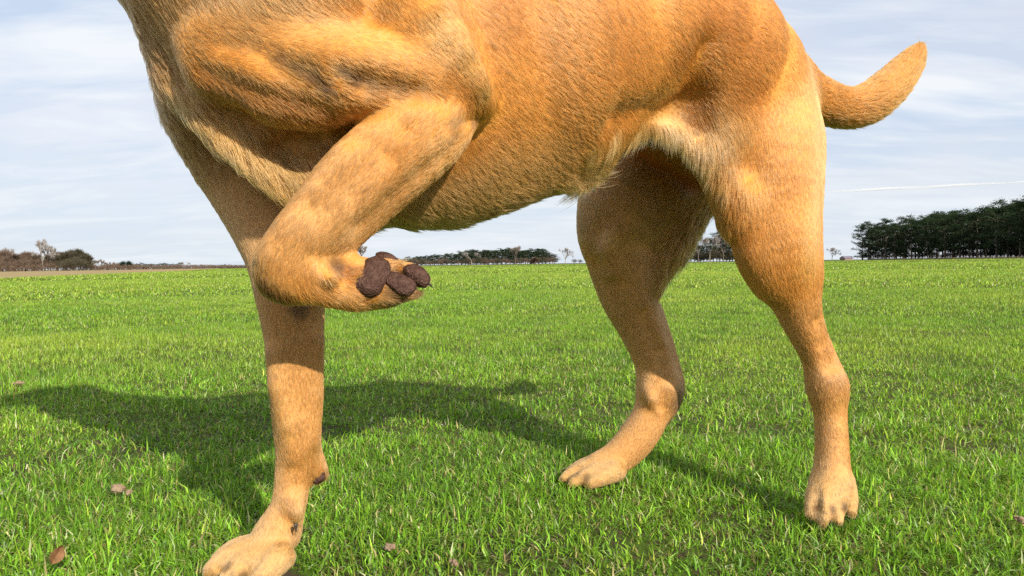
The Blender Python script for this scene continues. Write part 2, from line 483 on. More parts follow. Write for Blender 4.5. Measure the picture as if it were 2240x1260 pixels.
def smin(a, b, k):
    if k <= 0: return np.minimum(a, b)
    h = np.maximum(np.float32(k) - np.abs(a - b), 0) * np.float32(1 / k)
    return np.minimum(a, b) - h * h * np.float32(k * 0.25)
def bbox(qs, pad):
    mn = np.min([np.minimum(q.a - q.ra, q.b - q.rb) for q in qs], axis=0) - pad
    mx = np.max([np.maximum(q.a + q.ra, q.b + q.rb) for q in qs], axis=0) + pad
    i0 = np.clip(np.floor((mn - lo) / VOX).astype(int), 0, dim - 1)
    i1 = np.clip(np.ceil((mx - lo) / VOX).astype(int) + 1, 1, dim)
    return i0, i1
for kout, qs, op in GROUPS:
    i0, i1 = bbox(qs, kout + 0.035)
    G = np.full(i1 - i0, 0.3, np.float32)
    for q in qs:
        j0, j1 = bbox([q], 0.03)
        j0 = np.maximum(j0, i0); j1 = np.minimum(j1, i1)
        d = prim_dist(q, ax[0][j0[0]:j1[0], None, None], ax[1][None, j0[1]:j1[1], None], ax[2][None, None, j0[2]:j1[2]])
        sl = tuple(slice(a - c, b - c) for a, b, c in zip(j0, j1, i0))
        G[sl] = smin(G[sl], d, q.k)
    sv = tuple(slice(a, b) for a, b in zip(i0, i1))
    if op == 'u': V[sv] = smin(V[sv], G, kout)
    else: V[sv] = -smin(-V[sv], G, kout)
del G

V += 0.0016      # the skin lies under the hair

def surf_depth(px, py, d0=0.40, d1=1.02):
    """depth at which the sight line through a photo pixel meets the skin"""
    d = np.arange(d0, d1, 0.0012)
    v = np.stack([(px - 1120) / F * d, -(py - 630) / F * d, -d], 1) @ Rn.T + np.array([0, 0, H])
    i = np.round((v - lo) / VOX).astype(int)
    ok = ((i >= 0) & (i < dim)).all(1)
    val = np.full(len(d), 0.3); val[ok] = V[i[ok, 0], i[ok, 1], i[ok, 2]]
    h = np.nonzero(val < 0)[0]
    return d[h[0]] if len(h) else None
def relief(pts, out, k, op):
    """a ridge ('u') or a crease ('s') following the skin; pts (px,py,r_mm), out = mm its axis lies outside the skin"""
    nodes = []
    for px, py, r in pts:
        d = surf_depth(px, py)
        if d is None: continue
        nodes.append((W(px, py, d - out * .001), r * .001))
    qs = []
    for (a, ra), (b, rb) in zip(nodes[:-1], nodes[1:]):
        if np.linalg.norm(a - b) > .09: continue
        q = Prim(); q.a, q.ra, q.b, q.rb = a, ra, b, rb; q.s = 1.0; q.k = .004; q.axis = NL; qs.append(q)
    if not qs: return
    i0, i1 = bbox(qs, k + .02)
    X_, Y_, Z_ = ax[0][i0[0]:i1[0], None, None], ax[1][None, i0[1]:i1[1], None], ax[2][None, None, i0[2]:i1[2]]
    G = prim_dist(qs[0], X_, Y_, Z_)
    for q in qs[1:]: G = smin(G, prim_dist(q, X_, Y_, Z_), .004)
    sv = tuple(slice(a, b) for a, b in zip(i0, i1))
    V[sv] = smin(V[sv], G, k) if op == 'u' else -smin(-V[sv], G, k)

relief([(540, 1208, 2), (512, 1226, 3), (484, 1256, 4)], 1, .006, 's')
relief([(566, 1222, 2), (545, 1242, 3), (524, 1272, 4)], 1, .006, 's')
relief([(1791, 1078, 2), (1788, 1104, 4), (1786, 1132, 5)], .5, .005, 's')
relief([(1818, 1080, 2), (1819, 1106, 4), (1819, 1136, 5)], .5, .005, 's')
relief([(1847, 1078, 2), (1849, 1102, 4), (1851, 1128, 5)], .5, .005, 's')
relief([(1290, 1018, 2), (1262, 1026, 3), (1236, 1040, 3)], 1, .005, 's')
relief([(1306, 1026, 2), (1280, 1038, 3), (1256, 1052, 3)], 1, .005, 's')
# creases of shoulder, elbow, flank; bones and tendons of the legs
relief([(545, 88, 3), (600, 122, 5), (655, 152, 7), (705, 188, 4)], .5, .012, 's')
relief([(735, 150, 3), (790, 178, 7), (850, 192, 7), (905, 196, 3)], .5, .012, 's')
relief([(470, 95, 2), (540, 105, 3), (600, 150, 3), (640, 205, 2)], 2, .012, 's')
relief([(430, 150, 2), (520, 190, 3), (610, 222, 3), (690, 235, 2)], 2.5, .014, 's')
relief([(960, 30, 4), (1010, 110, 5), (1046, 180, 5)], -2, .014, 'u')
relief([(985, 282, 2), (1022, 270, 4), (1058, 262, 4)], 1, .006, 's')
relief([(1000, 312, 2), (930, 374, 3), (860, 434, 3), (790, 492, 2)], 2.7, .010, 's')
relief([(745, 335, 3), (690, 420, 4), (630, 495, 4), (590, 550, 4)], -1, .016, 'u')
relief([(880, 270, 3), (840, 330, 4), (760, 405, 3), (700, 455, 2)], 4.2, .018, 's')
relief([(690, 560, 2), (715, 580, 3), (735, 560, 2)], 2, .008, 's')
relief([(1545, 110, 2), (1524, 170, 5), (1516, 225, 6), (1530, 290, 3)], 2.5, .03, 's')
relief([(1480, 235, 3), (1420, 245, 3), (1350, 262, 2)], 3.5, .03, 's')
relief([(596, 770, 2), (606, 840, 4), (632, 930, 4), (642, 990, 3)], -1, .014, 'u')
relief([(692, 740, 3), (690, 860, 4), (684, 960, 4)], -1, .014, 'u')
relief([(610, 305, 6), (650, 300, 8), (685, 298, 8)], -6, .010, 's')
relief([(585, 322, 4), (620, 338, 5), (648, 352, 4)], -1, .012, 's')
relief([(1400, 325, 8), (1450, 345, 13), (1520, 385, 14)], -8, .015, 's')
relief([(1790, 700, 2), (1806, 750, 3), (1822, 800, 3)], 1.5, .012, 's')
relief([(1416, 850, 4), (1426, 872, 5), (1432, 884, 3)], -1, .010, 'u')
relief([(1446, 835, 2), (1452, 860, 4), (1446, 888, 2)], 1.5, .010, 's')
relief([(1405, 690, 2), (1440, 770, 3), (1462, 830, 2)], 2, .014, 's')
relief([(1355, 500, 4), (1330, 545, 5), (1340, 590, 4)], -1, .02, 'u')

def surface_nets(V, lo, vox):
    inside = V < 0
    nx, ny, nz = V.shape
    cs = np.zeros((nx - 1, ny - 1, nz - 1), np.uint8)
    for i in (0, 1):
        for j in (0, 1):
            for k in (0, 1):
                cs += inside[i:nx - 1 + i, j:ny - 1 + j, k:nz - 1 + k]
    act = np.nonzero((cs > 0) & (cs < 8))
    I = np.stack(act, 1)
    idx = np.full(cs.shape, -1, np.int32); idx[act] = np.arange(len(I))
    corner = {}
    for i in (0, 1):
        for j in (0, 1):
            for k in (0, 1):
                corner[i, j, k] = V[I[:, 0] + i, I[:, 1] + j, I[:, 2] + k]
    acc = np.zeros((len(I), 3)); cnt = np.zeros(len(I))
    for a in corner:
        for d in range(3):
            if a[d] == 0:
                b = list(a); b[d] = 1; b = tuple(b)
                va, vb = corner[a], corner[b]
                m = (va < 0) != (vb < 0)
                t = np.where(m, va / np.where(m, va - vb, 1), 0)
                p = np.tile(np.array(a, float), (len(I), 1)); p[:, d] += t
                acc[m] += p[m]; cnt[m] += 1
    P = lo + vox * (I + acc / cnt[:, None])
    quads = []
    for d in range(3):
        u, w = [(1, 2), (2, 0), (0, 1)][d]
        s0 = [slice(None)] * 3; s1 = [slice(None)] * 3
        s0[d] = slice(0, -1); s1[d] = slice(1, None)
        for ax_ in (u, w):
            s0[ax_] = slice(1, -1); s1[ax_] = slice(1, -1)
        A = inside[tuple(s0)]; B = inside[tuple(s1)]
        e = np.stack(np.nonzero(A != B), 1)
        flip = A[tuple(e.T)]
        e = e.copy(); e[:, u] += 1; e[:, w] += 1
        def cell(du, dw):
            c = e.copy(); c[:, u] += du; c[:, w] += dw
            return idx[c[:, 0], c[:, 1], c[:, 2]]
        q = np.stack([cell(-1, -1), cell(0, -1), cell(0, 0), cell(-1, 0)], 1)
        q[~flip] = q[~flip][:, ::-1]
        quads.append(q)
    return P, np.concatenate(quads)
AUBURN = (0.44, 0.150, 0.022); LIGHT = (0.68, 0.40, 0.12)
SPOTS = ((578, 622, .540, 42, DARK_AND_SHADE, .85), (610, 650, .545, 42, DARK_AND_SHADE, .85), (655, 668, .55, 38, DARK_AND_SHADE, .8), (705, 680, .552, 34, BROWN, .8), (760, 690, .558, 32, BROWN, .7), (860, 668, .556, 40, DARK_AND_SHADE, .9), (905, 652, .558, 34, DARK_AND_SHADE, .8), (830, 690, .558, 30, DARK_AND_SHADE, .6),
          (1488, 872, .96, 44, DARK_AND_SHADE, .8), (1468, 925, .955, 42, DARK_AND_SHADE, .85), (1438, 978, .955, 42, DARK_AND_SHADE, .8), (1405, 1014, .95, 38, DARK_AND_SHADE, .7), (1500, 845, .96, 26, BROWN, .7),
          (560, 105, .535, 26, BROWN, .9), (605, 128, .53, 28, BROWN, .95), (640, 148, .525, 28, DARK_AND_SHADE, .8), (672, 166, .525, 30, DARK_AND_SHADE, .9), (704, 186, .525, 28, DARK_AND_SHADE, .9),  # shade of the front shoulder crease painted into the coat
          (735, 150, .525, 24, DARK_AND_SHADE, .8), (765, 168, .525, 28, DARK_AND_SHADE, .9), (798, 184, .522, 30, DARK_AND_SHADE, .95), (835, 192, .525, 30, DARK_AND_SHADE, .9), (870, 197, .53, 28, DARK_AND_SHADE, .8), (910, 200, .53, 28, BROWN, .8),  # shade of the rear shoulder crease, painted the same way
          (440, 185, .57, 60, AUBURN, .7), (520, 215, .565, 70, AUBURN, .8), (610, 240, .56, 70, AUBURN, .85), (700, 260, .56, 60, AUBURN, .85),
          (1000, 272, .565, 34, BROWN, .7), (1040, 262, .575, 26, BROWN, .8), (840, 245, .53, 110, RED, .6), (780, 262, .535, 60, RED, .6),  # shade in the fold under the elbow painted in; redder hair beyond
          (985, 70, .555, 80, LIGHT, .6), (1030, 140, .56, 50, LIGHT, .6), (1058, 200, .575, 36, LIGHT, .7), (640, 30, .53, 160, PALE, .4),  # highlight along the back edge of the triceps painted in; paler shoulder
          (752, 590, .55, 34, BROWN, .85), (775, 605, .55, 34, AUBURN, .85), (735, 575, .55, 26, DARK_AND_SHADE, .7), (800, 645, .55, 30, AUBURN, .7), (848, 636, .55, 24, DARK_AND_SHADE, .8), (852, 600, .555, 18, DARK_AND_SHADE, .75), (892, 606, .555, 18, DARK_AND_SHADE, .9), (862, 584, .56, 16, AUBURN, .6), (735, 590, .545, 22, DARK_AND_SHADE, .6), (865, 600, .56, 16, BROWN, .5),
          (706, 1052, .66, 22, DARK_AND_SHADE, .8), (646, 1148, .625, 16, DARK_AND_SHADE, .85), 
          (1515, 190, .75, 60, AUBURN, .7), (1525, 250, .745, 50, AUBURN, .6), (1500, 130, .75, 60, AUBURN, .5),
          (1788, 260, .83, 44, LIGHT, .5), (1790, 300, .83, 44, LIGHT, .5), (1790, 340, .83, 44, LIGHT, .5), (1788, 380, .83, 44, LIGHT, .5), (1786, 420, .83, 44, LIGHT, .5), (1782, 460, .83, 44, LIGHT, .5), (1778, 500, .83, 44, LIGHT, .5), (1774, 540, .83, 44, LIGHT, .5), (1770, 580, .83, 44, LIGHT, .5), 
          (1620, 520, .77, 60, AUBURN, .3), 
          (1120, 442, .72, 40, DARK_AND_SHADE, .6), (1050, 468, .70, 40, BROWN, .7), (960, 492, .68, 50, BROWN, .7), (880, 506, .665, 40, DARK_AND_SHADE, .5),
          (1820, 265, .90, 30, BROWN, .6), (1788, 1112, .75, 15, DARK_AND_SHADE, .85), (1819, 1114, .745, 15, DARK_AND_SHADE, .85), (1850, 1108, .75, 15, DARK_AND_SHADE, .85), (1262, 1034, .92, 13, DARK_AND_SHADE, .7), (1284, 1044, .91, 13, DARK_AND_SHADE, .7),  # shade between the hind toes painted on
          (500, 1238, .612, 17, DARK_AND_SHADE, .8), (535, 1254, .60, 17, DARK_AND_SHADE, .8), (600, 800, .63, 17, LIGHT, .5), (605, 840, .63, 17, LIGHT, .5), (613, 880, .63, 17, LIGHT, .5), (624, 920, .63, 17, LIGHT, .5), (634, 950, .63, 17, LIGHT, .5), (1836, 880, .775, 20, LIGHT, .45), (1838, 930, .775, 20, LIGHT, .45), (1840, 980, .775, 20, LIGHT, .45), (1842, 1030, .775, 20, LIGHT, .45),  # front toe gaps painted as shade; highlight streaks painted down two legs
          (1100, 380, .65, 110, PALE, .5), (1200, 350, .67, 90, PALE, .55), (1010, 430, .64, 80, PALE, .4), (1300, 60, .62, 200, RED, .4), (1150, 40, .60, 120, AUBURN, .35), (1560, 60, .72, 90, AUBURN, .4),
          (1640, 200, .74, 60, AUBURN, .35), (1600, 430, .76, 40, AUBURN, .4), (1720, 400, .77, 60, AUBURN, .3), (420, 90, .56, 40, PALE, .4), (500, 40, .54, 90, PALE, .35), (350, 120, .58, 50, BROWN, .4), (330, 60, .58, 50, BROWN, .3),
          (1296, 328, .70, 34, CREAM, .85), (1345, 303, .70, 34, CREAM, .85), (1400, 288, .71, 34, CREAM, .85), (1450, 294, .72, 36, CREAM, .85), (1500, 318, .73, 40, CREAM, .85), (1545, 356, .74, 36, CREAM, .8), (1580, 412, .75, 28, CREAM, .6),
          (1230, 405, .72, 40, CREAM, .7), (1290, 390, .73, 40, CREAM, .8),
          (1290, 560, .90, 40, RED, .6), (1275, 480, .90, 40, BROWN, .4), (1335, 520, .89, 34, CREAM, .5), (1480, 440, .93, 100, BROWN, .7), (1410, 390, .92, 60, BROWN, .7), (1430, 650, .93, 40, BROWN, .4))  # brown patches at the groin paint its shadow deeper
FRINGES = ((850, 590, .56, 16, .007, (.8, -.3, .2), .3), (858, 642, .56, 18, .008, (.9, -.2, .2), .4), (768, 604, .56, 24, .011, (.95, -.1, .25), .4), (800, 655, .56, 22, .009, (.9, -.2, .35), .35), (892, 652, .56, 18, .008, (1, -.2, .1), .4), (892, 578, .57, 16, .007, (.9, -.2, .2), .3), (934, 624, .56, 12, .007, (1, 0, -.2), .4),
           (1300, 326, .70, 36, .016, (0.1, 0, -1), .2), (1345, 303, .70, 36, .018, (0.15, 0, -1), .2), (1400, 290, .71, 36, .020, (0.2, 0, -1), .2), (1450, 296, .72, 36, .020, (0.2, 0, -1), .2),
           (1500, 320, .73, 38, .019, (0.2, 0, -1), .2), (1545, 358, .74, 34, .016, (0.2, 0, -1), .2), (1230, 405, .72, 40, .022, (0.5, 0, -.9), .4), (1290, 395, .73, 44, .028, (0.35, 0, -1), .45),
           (1560, 470, .95, 36, .024, (-.3, 0, -1), .5), (1520, 515, .95, 40, .028, (-.1, .2, -1), .5), (1480, 555, .95, 40, .026, (0, .2, -1), .5),
           (1110, 440, .70, 60, .014, (0.9, .3, -.5), .25), (960, 492, .68, 70, .016, (0.9, .3, -.5), .25), (860, 505, .66, 60, .014, (0.9, .3, -.5), .25))
surf_depth_cache = {(a[0], a[1]): surf_depth(a[0], a[1]) for a in SPOTS + FRINGES}
DV, DQ = surface_nets(V, lo, VOX)
del V
# relax the voxel stepping a little
ed = np.concatenate([DQ[:, [0, 1]], DQ[:, [1, 2]], DQ[:, [2, 3]], DQ[:, [3, 0]]])
for it in range(5):
    acc = np.zeros_like(DV); cnt = np.zeros(len(DV))
    for c in range(3):
        acc[:, c] = np.bincount(ed[:, 0], DV[ed[:, 1], c], len(DV)) + np.bincount(ed[:, 1], DV[ed[:, 0], c], len(DV))
    cnt = np.bincount(ed[:, 0], minlength=len(DV)) + np.bincount(ed[:, 1], minlength=len(DV))
    DV = DV * 0.45 + 0.55 * acc / cnt[:, None]
fn = np.cross(DV[DQ[:, 2]] - DV[DQ[:, 0]], DV[DQ[:, 3]] - DV[DQ[:, 1]])
DN = np.zeros_like(DV)
for j in range(4):
    for c in range(3):
        DN[:, c] += np.bincount(DQ[:, j], fn[:, c], len(DV))
DN /= np.linalg.norm(DN, axis=1)[:, None] + 1e-12

# per-vertex coat: colour, length and lie of the hair blended from the nearest parts
wt = np.zeros(len(DV)); col = np.zeros((len(DV), 3)); flow = np.zeros((len(DV), 3)); hl = np.zeros(len(DV)); lf = np.zeros(len(DV))
x, y, z = (DV[:, i].astype(np.float32) for i in range(3))
for q in PRIMS:
    d = prim_dist(q, x, y, z)
    w = np.exp(-np.maximum(d, -0.002) / 0.006)
    w = np.where(d < 0.05, w, 0)
    wt += w; col += w[:, None] * q.col; flow += w[:, None] * q.dir; hl += w * q.len; lf += w * q.lift
wt = np.maximum(wt, 1e-9)
col /= wt[:, None]; hl /= wt; lf /= wt
n_lo = vnoise(DV, 28, 1)[:, None]; n_hi = vnoise(DV, 95, 2)[:, None]
n_mid = vnoise(DV, 55, 8)[:, None]
trunk_w = np.clip((DV[:, 2:3] - .27) / .08, .25, 1)
col = col * (1 + (0.10 * n_lo + 0.05 * n_hi + 0.05 * n_mid) * trunk_w) ** np.array([0.8, 1.15, 1.4])
# dark pastern underside and hock; crease, toe-gap and groin shade, highlights painted in
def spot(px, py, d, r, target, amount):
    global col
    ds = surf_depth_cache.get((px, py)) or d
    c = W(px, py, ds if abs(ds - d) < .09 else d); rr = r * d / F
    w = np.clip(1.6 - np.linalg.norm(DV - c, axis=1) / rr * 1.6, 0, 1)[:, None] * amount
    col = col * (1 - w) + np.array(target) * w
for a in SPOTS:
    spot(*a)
col = np.clip(col, 0.01, 0.9)
def fringe(px, py, d, r, length, direc, lift, amount=1.0):
    global hl, lf, flow
    ds = surf_depth_cache.get((px, py)) or d
    c = W(px, py, ds if abs(ds - d) < .09 else d); rr = r * d / F
    w = np.clip(1.6 - np.linalg.norm(DV - c, axis=1) / rr * 1.6, 0, 1) * amount
    dv = np.array(direc, float); dv /= np.linalg.norm(dv)
    hl = hl * (1 - w) + length * w; lf = lf * (1 - w) + lift * w
    fl = np.linalg.norm(flow, axis=1)[:, None] + 1e-9
    flow = flow * (1 - w[:, None]) + dv * fl * w[:, None]
for a in FRINGES: fringe(*a)
# hair lies in the tangent plane, with some swirl
flow += 0.22 * np.stack([vnoise(DV, 22, 3), vnoise(DV, 22, 4), vnoise(DV, 22, 5)], 1) * np.linalg.norm(flow, axis=1)[:, None]
flow -= DN * (flow * DN).sum(1)[:, None]
flow /= np.linalg.norm(flow, axis=1)[:, None] + 1e-9

def coat_skin_material():
    m, t = new_mat('dog_undercoat')
    o = t.nodes.new('ShaderNodeOutputMaterial')
    p = t.nodes.new('ShaderNodeBsdfPrincipled')
    a = t.nodes.new('ShaderNodeAttribute'); a.attribute_name = 'tint'
    p.inputs['Roughness'].default_value = 0.8
    p.inputs['Specular IOR Level'].default_value = 0.1
    t.links.new(a.outputs['Color'], p.inputs['Base Color'])
    t.links.new(p.outputs[0], o.inputs[0])
    return m
def coat_hair_material():
    m, t = new_mat('dog_hair')
    o = t.nodes.new('ShaderNodeOutputMaterial')
    a = t.nodes.new('ShaderNodeAttribute'); a.attribute_name = 'tint'
    h = t.nodes.new('ShaderNodeBsdfHairPrincipled')
    h.model = 'CHIANG'
    h.parametrization = 'COLOR'
    h.inputs['Roughness'].default_value = 0.32
    h.inputs['Radial Roughness'].default_value = 0.55
    h.inputs['Coat'].default_value = 0.0
    h.inputs['Random Roughness'].default_value = 0.2
    t.links.new(a.outputs['Color'], h.inputs['Color'])
    d = t.nodes.new('ShaderNodeBsdfDiffuse')
    t.links.new(a.outputs['Color'], d.inputs['Color'])
    mx = t.nodes.new('ShaderNodeMixShader'); mx.inputs[0].default_value = 0.34
    t.links.new(h.outputs[0], mx.inputs[1]); t.links.new(d.outputs[0], mx.inputs[2])
    t.links.new(mx.outputs[0], o.inputs[0])
    return m
M_skin = coat_skin_material()
M_hair = coat_hair_material()

dog = empty('dog', (0.07, 0.75, 0.0))
tag(dog, 'golden brown short haired dog standing on the grass with one front paw lifted', 'dog')
off = np.array([0.07, 0.75, 0.0])
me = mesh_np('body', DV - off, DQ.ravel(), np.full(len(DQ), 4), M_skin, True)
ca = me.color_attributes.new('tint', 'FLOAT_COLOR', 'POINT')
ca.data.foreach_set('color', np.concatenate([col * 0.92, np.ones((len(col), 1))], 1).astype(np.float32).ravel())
body = link('body', me, dog)

# ---- the hair itself
def make_fur(n_hair):
    tri = np.concatenate([DQ[:, [0, 1, 2]], DQ[:, [0, 2, 3]]])
    A, B, C_ = DV[tri[:, 0]], DV[tri[:, 1]], DV[tri[:, 2]]
    area = 0.5 * np.linalg.norm(np.cross(B - A, C_ - A), axis=1)
    cen = (A + B + C_) / 3
    nrm = DN[tri[:, 0]]
    view = np.array([0, 0, H]) - cen
    dist = np.linalg.norm(view, axis=1)
    fac = (nrm * view).sum(1) / dist
    wgt = area * np.where(fac > -0.25, 1.0, 0.12)
    wgt *= np.where((cen[:, 2] > 0.60), 0.15, 1.0)
    wgt *= np.clip(0.0065 / hl[tri[:, 0]], 0.5, 1.3) * (0.75 / dist)
    ti = rng.choice(len(tri), n_hair, p=wgt / wgt.sum())
    r1 = np.sqrt(rng.random(n_hair)); r2 = rng.random(n_hair)
    bc = np.stack([1 - r1, r1 * (1 - r2), r1 * r2], 1)
    vi = tri[ti]
    def itp(a):
        return (a[vi] * (bc[:, :, None] if a.ndim == 2 else bc)).sum(1)
    p = itp(DV); n = itp(DN); n /= np.linalg.norm(n, axis=1)[:, None]
    fl = itp(flow); cl = itp(col); ln = itp(hl); li = itp(lf)
    # tufts: hairs of one small cell share a lean and close up at the tips
    cls = np.round(np.log2(np.clip(ln * 0.3, 0.0016, 0.006) / 0.0016) * 3).astype(np.int64)
    cell = np.floor(p / (0.0016 * 2.0 ** (cls / 3))[:, None]).astype(np.int64) + 1024
    hsh = ((cls * 4096 + cell[:, 0]) * 4096 + cell[:, 1]) * 4096 + cell[:, 2]
    _, inv = np.unique(hsh, return_inverse=True)
    nc = inv.max() + 1
    cntc = np.bincount(inv, minlength=nc)
    cc = np.stack([np.bincount(inv, p[:, i], nc) / cntc for i in range(3)], 1)
    lean = rng.normal(size=(nc, 3)); tuft = rng.normal(size=nc)
    side = np.cross(n, fl)
    jit = rng.normal(size=(n_hair, 3))
    t = fl + side * (0.13 * lean[inv, 0] + 0.09 * jit[:, 0])[:, None]
    t /= np.linalg.norm(t, axis=1)[:, None]
    lift = np.clip(li * (1 + 0.3 * lean[inv, 1] + 0.25 * jit[:, 1]), 0.05, 0.9)
    ln = ln * np.clip(1 + 0.15 * lean[inv, 2] + 0.22 * jit[:, 2], 0.45, 1.8)
    d0 = t * np.cos(lift)[:, None] + n * np.sin(lift)[:, None]
    bend = t * 0.9 + n * (np.sin(lift) * 0.15)[:, None] + np.array([0, 0, -0.18])
    bend /= np.linalg.norm(bend, axis=1)[:, None]
    pts = np.zeros((n_hair, 4, 3))
    pts[:, 0] = p - n * 0.0004
    for j, (u, m_) in enumerate(((0.33, 0.15), (0.67, 0.45), (1.0, 0.8)), 1):
        dd = d0 * (1 - m_) + bend * m_
        pts[:, j] = p + dd * (ln * u)[:, None]
    tip_shift = (cc[inv] - p)
    tip_shift -= n * (tip_shift * n).sum(1)[:, None]
    pts[:, 1] += tip_shift * 0.10
    pts[:, 2] += tip_shift * 0.30
    pts[:, 3] += tip_shift * 0.55
    shade = np.clip(1 + 0.14 * tuft[inv] + 0.06 * rng.normal(size=n_hair), 0.4, 1.7)[:, None]
    cl = np.clip(cl * shade, 0.008, 0.93)
    odd = rng.random(n_hair)
    cl = np.where((odd < 0.03)[:, None], cl * 0.6, cl)
    cl = np.where((odd > 0.95)[:, None], cl * 0.7 + np.array([0.90, 0.62, 0.26]) * 0.3 * np.clip(cl[:, :1] * 1.6, 0, 1), cl)
    cv = bpy.data.hair_curves.new('fur')
    cv.add_curves([4] * n_hair)
    cv.attributes['position'].data.foreach_set('vector', (pts - off).astype(np.float32).ravel())
    if 'radius' not in cv.attributes: cv.attributes.new('radius', 'FLOAT', 'POINT')
    rad = np.tile(np.array([0.00020, 0.00019, 0.00014, 0.00003]), (n_hair, 1)) * rng.uniform(0.7, 1.2, (n_hair, 1))
    cv.attributes['radius'].data.foreach_set('value', rad.astype(np.float32).ravel())
    a = cv.attributes.new('tint', 'FLOAT_COLOR', 'CURVE')
    a.data.foreach_set('color', np.concatenate([cl, np.ones((n_hair, 1))], 1).astype(np.float32).ravel())
    cv.materials.append(M_hair)
    o = bpy.data.objects.new('fur', cv)
    COL.objects.link(o); o.parent = dog
    o['kind'] = 'stuff'
    return o
make_fur(850000)

# ---- pads and claws
def lump(name, center, ex, ey, ez, size, mat, parent, label=None, squash=None, seed=0):
    """a rounded, slightly irregular cushion with axes ex (long), ey, ez"""
    bm = bmesh.new()
    bmesh.ops.create_icosphere(bm, subdivisions=3, radius=1.0)
    r = random.Random(seed)
    ph = [r.uniform(0, 6) for _ in range(4)]
    for vtx in bm.verts:
        c = vtx.co
        k = 1 + 0.07 * math.sin(3 * c.x + ph[0]) + 0.06 * math.sin(4 * c.y + ph[1]) + 0.03 * math.sin(9 * c.x + 7 * c.y + ph[2])
        if squash: k *= squash(c)
        q = Vector((math.copysign(abs(c.x) ** 0.85, c.x), math.copysign(abs(c.y) ** 0.85, c.y), math.copysign(abs(c.z) ** 0.9, c.z))) * k
        vtx.co = q.x * size[0] * ex + q.y * size[1] * ey + q.z * size[2] * ez
    for fc in bm.faces: fc.smooth = True
    me = bpy.data.meshes.new(name); bm.to_mesh(me); bm.free()
    me.materials.append(mat)
    o = link(name, me, parent)
    o.location = Vector(center) - Vector(off)
    if label: o['label'] = label
    return o
def pad(px, py, d, rx, ry, ang, label, tilt=(0.25, -0.75, 0.6), th=0.5, squash=None, seed=0, name='paw_pad', mat=None):
    c = W(px, py, d); s = d / F
    nrm = Vector(tilt).normalized()
    right = Vector(Rn[:, 0]) * math.cos(ang) - Vector(Rn[:, 1]) * math.sin(ang)
    ex = (right - nrm * right.dot(nrm)).normalized()
    ey = nrm.cross(ex)
    return lump(name, c, ex, ey, nrm, (rx * s, ry * s, ry * s * th), mat or M_pad, dog, label, squash, seed)
pad(815, 603, .5515, 41, 49, 0.45, 'broad dark brown main pad of the lifted paw', squash=lambda c: (1 - 0.30 * max(0, c.x) * max(0, c.y)) * (1 - 0.18 * max(0, -c.x) * (1 - abs(c.y))), th=0.5, seed=1)
pad(876, 620, .5500, 35, 24, 0.62, 'oval dark toe pad nearest the camera on the lifted paw', th=0.55, seed=2)
pad(912, 602, .5570, 37, 20, 0.80, 'dark toe pad at the tip of the lifted paw', th=0.8, seed=3)
pad(846, 568, .578, 28, 15, 0.35, 'dark toe pad at the top edge of the lifted paw', th=0.9, seed=4)
pad(699, 1046, .657, 16, 12, -0.2, 'dark wrist pad on the back of the standing front leg', th=0.9, seed=6, tilt=(0.5, -.4, -.6))
def claw(px, py, d, r, dirv, label):
    c = Vector(W(px, py, d)); dv = Vector(dirv).normalized()
    up = Vector((0, 0, 1)); sd = dv.cross(up).normalized(); up2 = sd.cross(dv)
    bm = bmesh.new(); rings = []
    for i in range(6):
        t = i / 5; rr = r * d / F * (1 - t) ** 0.7 * 0.55 + 0.0002
        ctr = c + dv * (r * d / F * 2.2 * t) - up2 * (r * d / F * 0.9 * t * t) - Vector(off)
        rings.append([bm.verts.new(ctr + (sd * math.cos(a) * 0.7 + up2 * math.sin(a)) * rr) for a in [k * math.pi / 4 for k in range(8)]])
    for i in range(5):
        for k in range(8):
            bm.faces.new((rings[i][k], rings[i][(k + 1) % 8], rings[i + 1][(k + 1) % 8], rings[i + 1][k]))
    bm.faces.new(rings[-1]); bm.faces.new(rings[0][::-1])
    for fc in bm.faces: fc.smooth = True
    bmesh.ops.recalc_face_normals(bm, faces=bm.faces)
    me = bpy.data.meshes.new('claw'); bm.to_mesh(me); bm.free(); me.materials.append(M_claw)
    o = link('claw', me, dog); o['label'] = label
claw(930, 617, .557, 9, (0.8, 0.2, -.2), 'dark claw tip of the lifted paw')
claw(648, 1146, .626, 8, (-.35, -.2, -1), 'dew claw on the standing front leg')
for i, (px, py, d) in enumerate(((462, 1250, .615), (494, 1268, .600), (1772, 1122, .748), (1796, 1136, .738), (1830, 1134, .742), (1236, 1044, .915), (1255, 1054, .902))):
    claw(px, py, d, 9, (-.6, -.6, -.4) if px < 1000 else ((-.15, -1, -.5) if px > 1700 else (-1, -.3, -.4)), None) if False else None

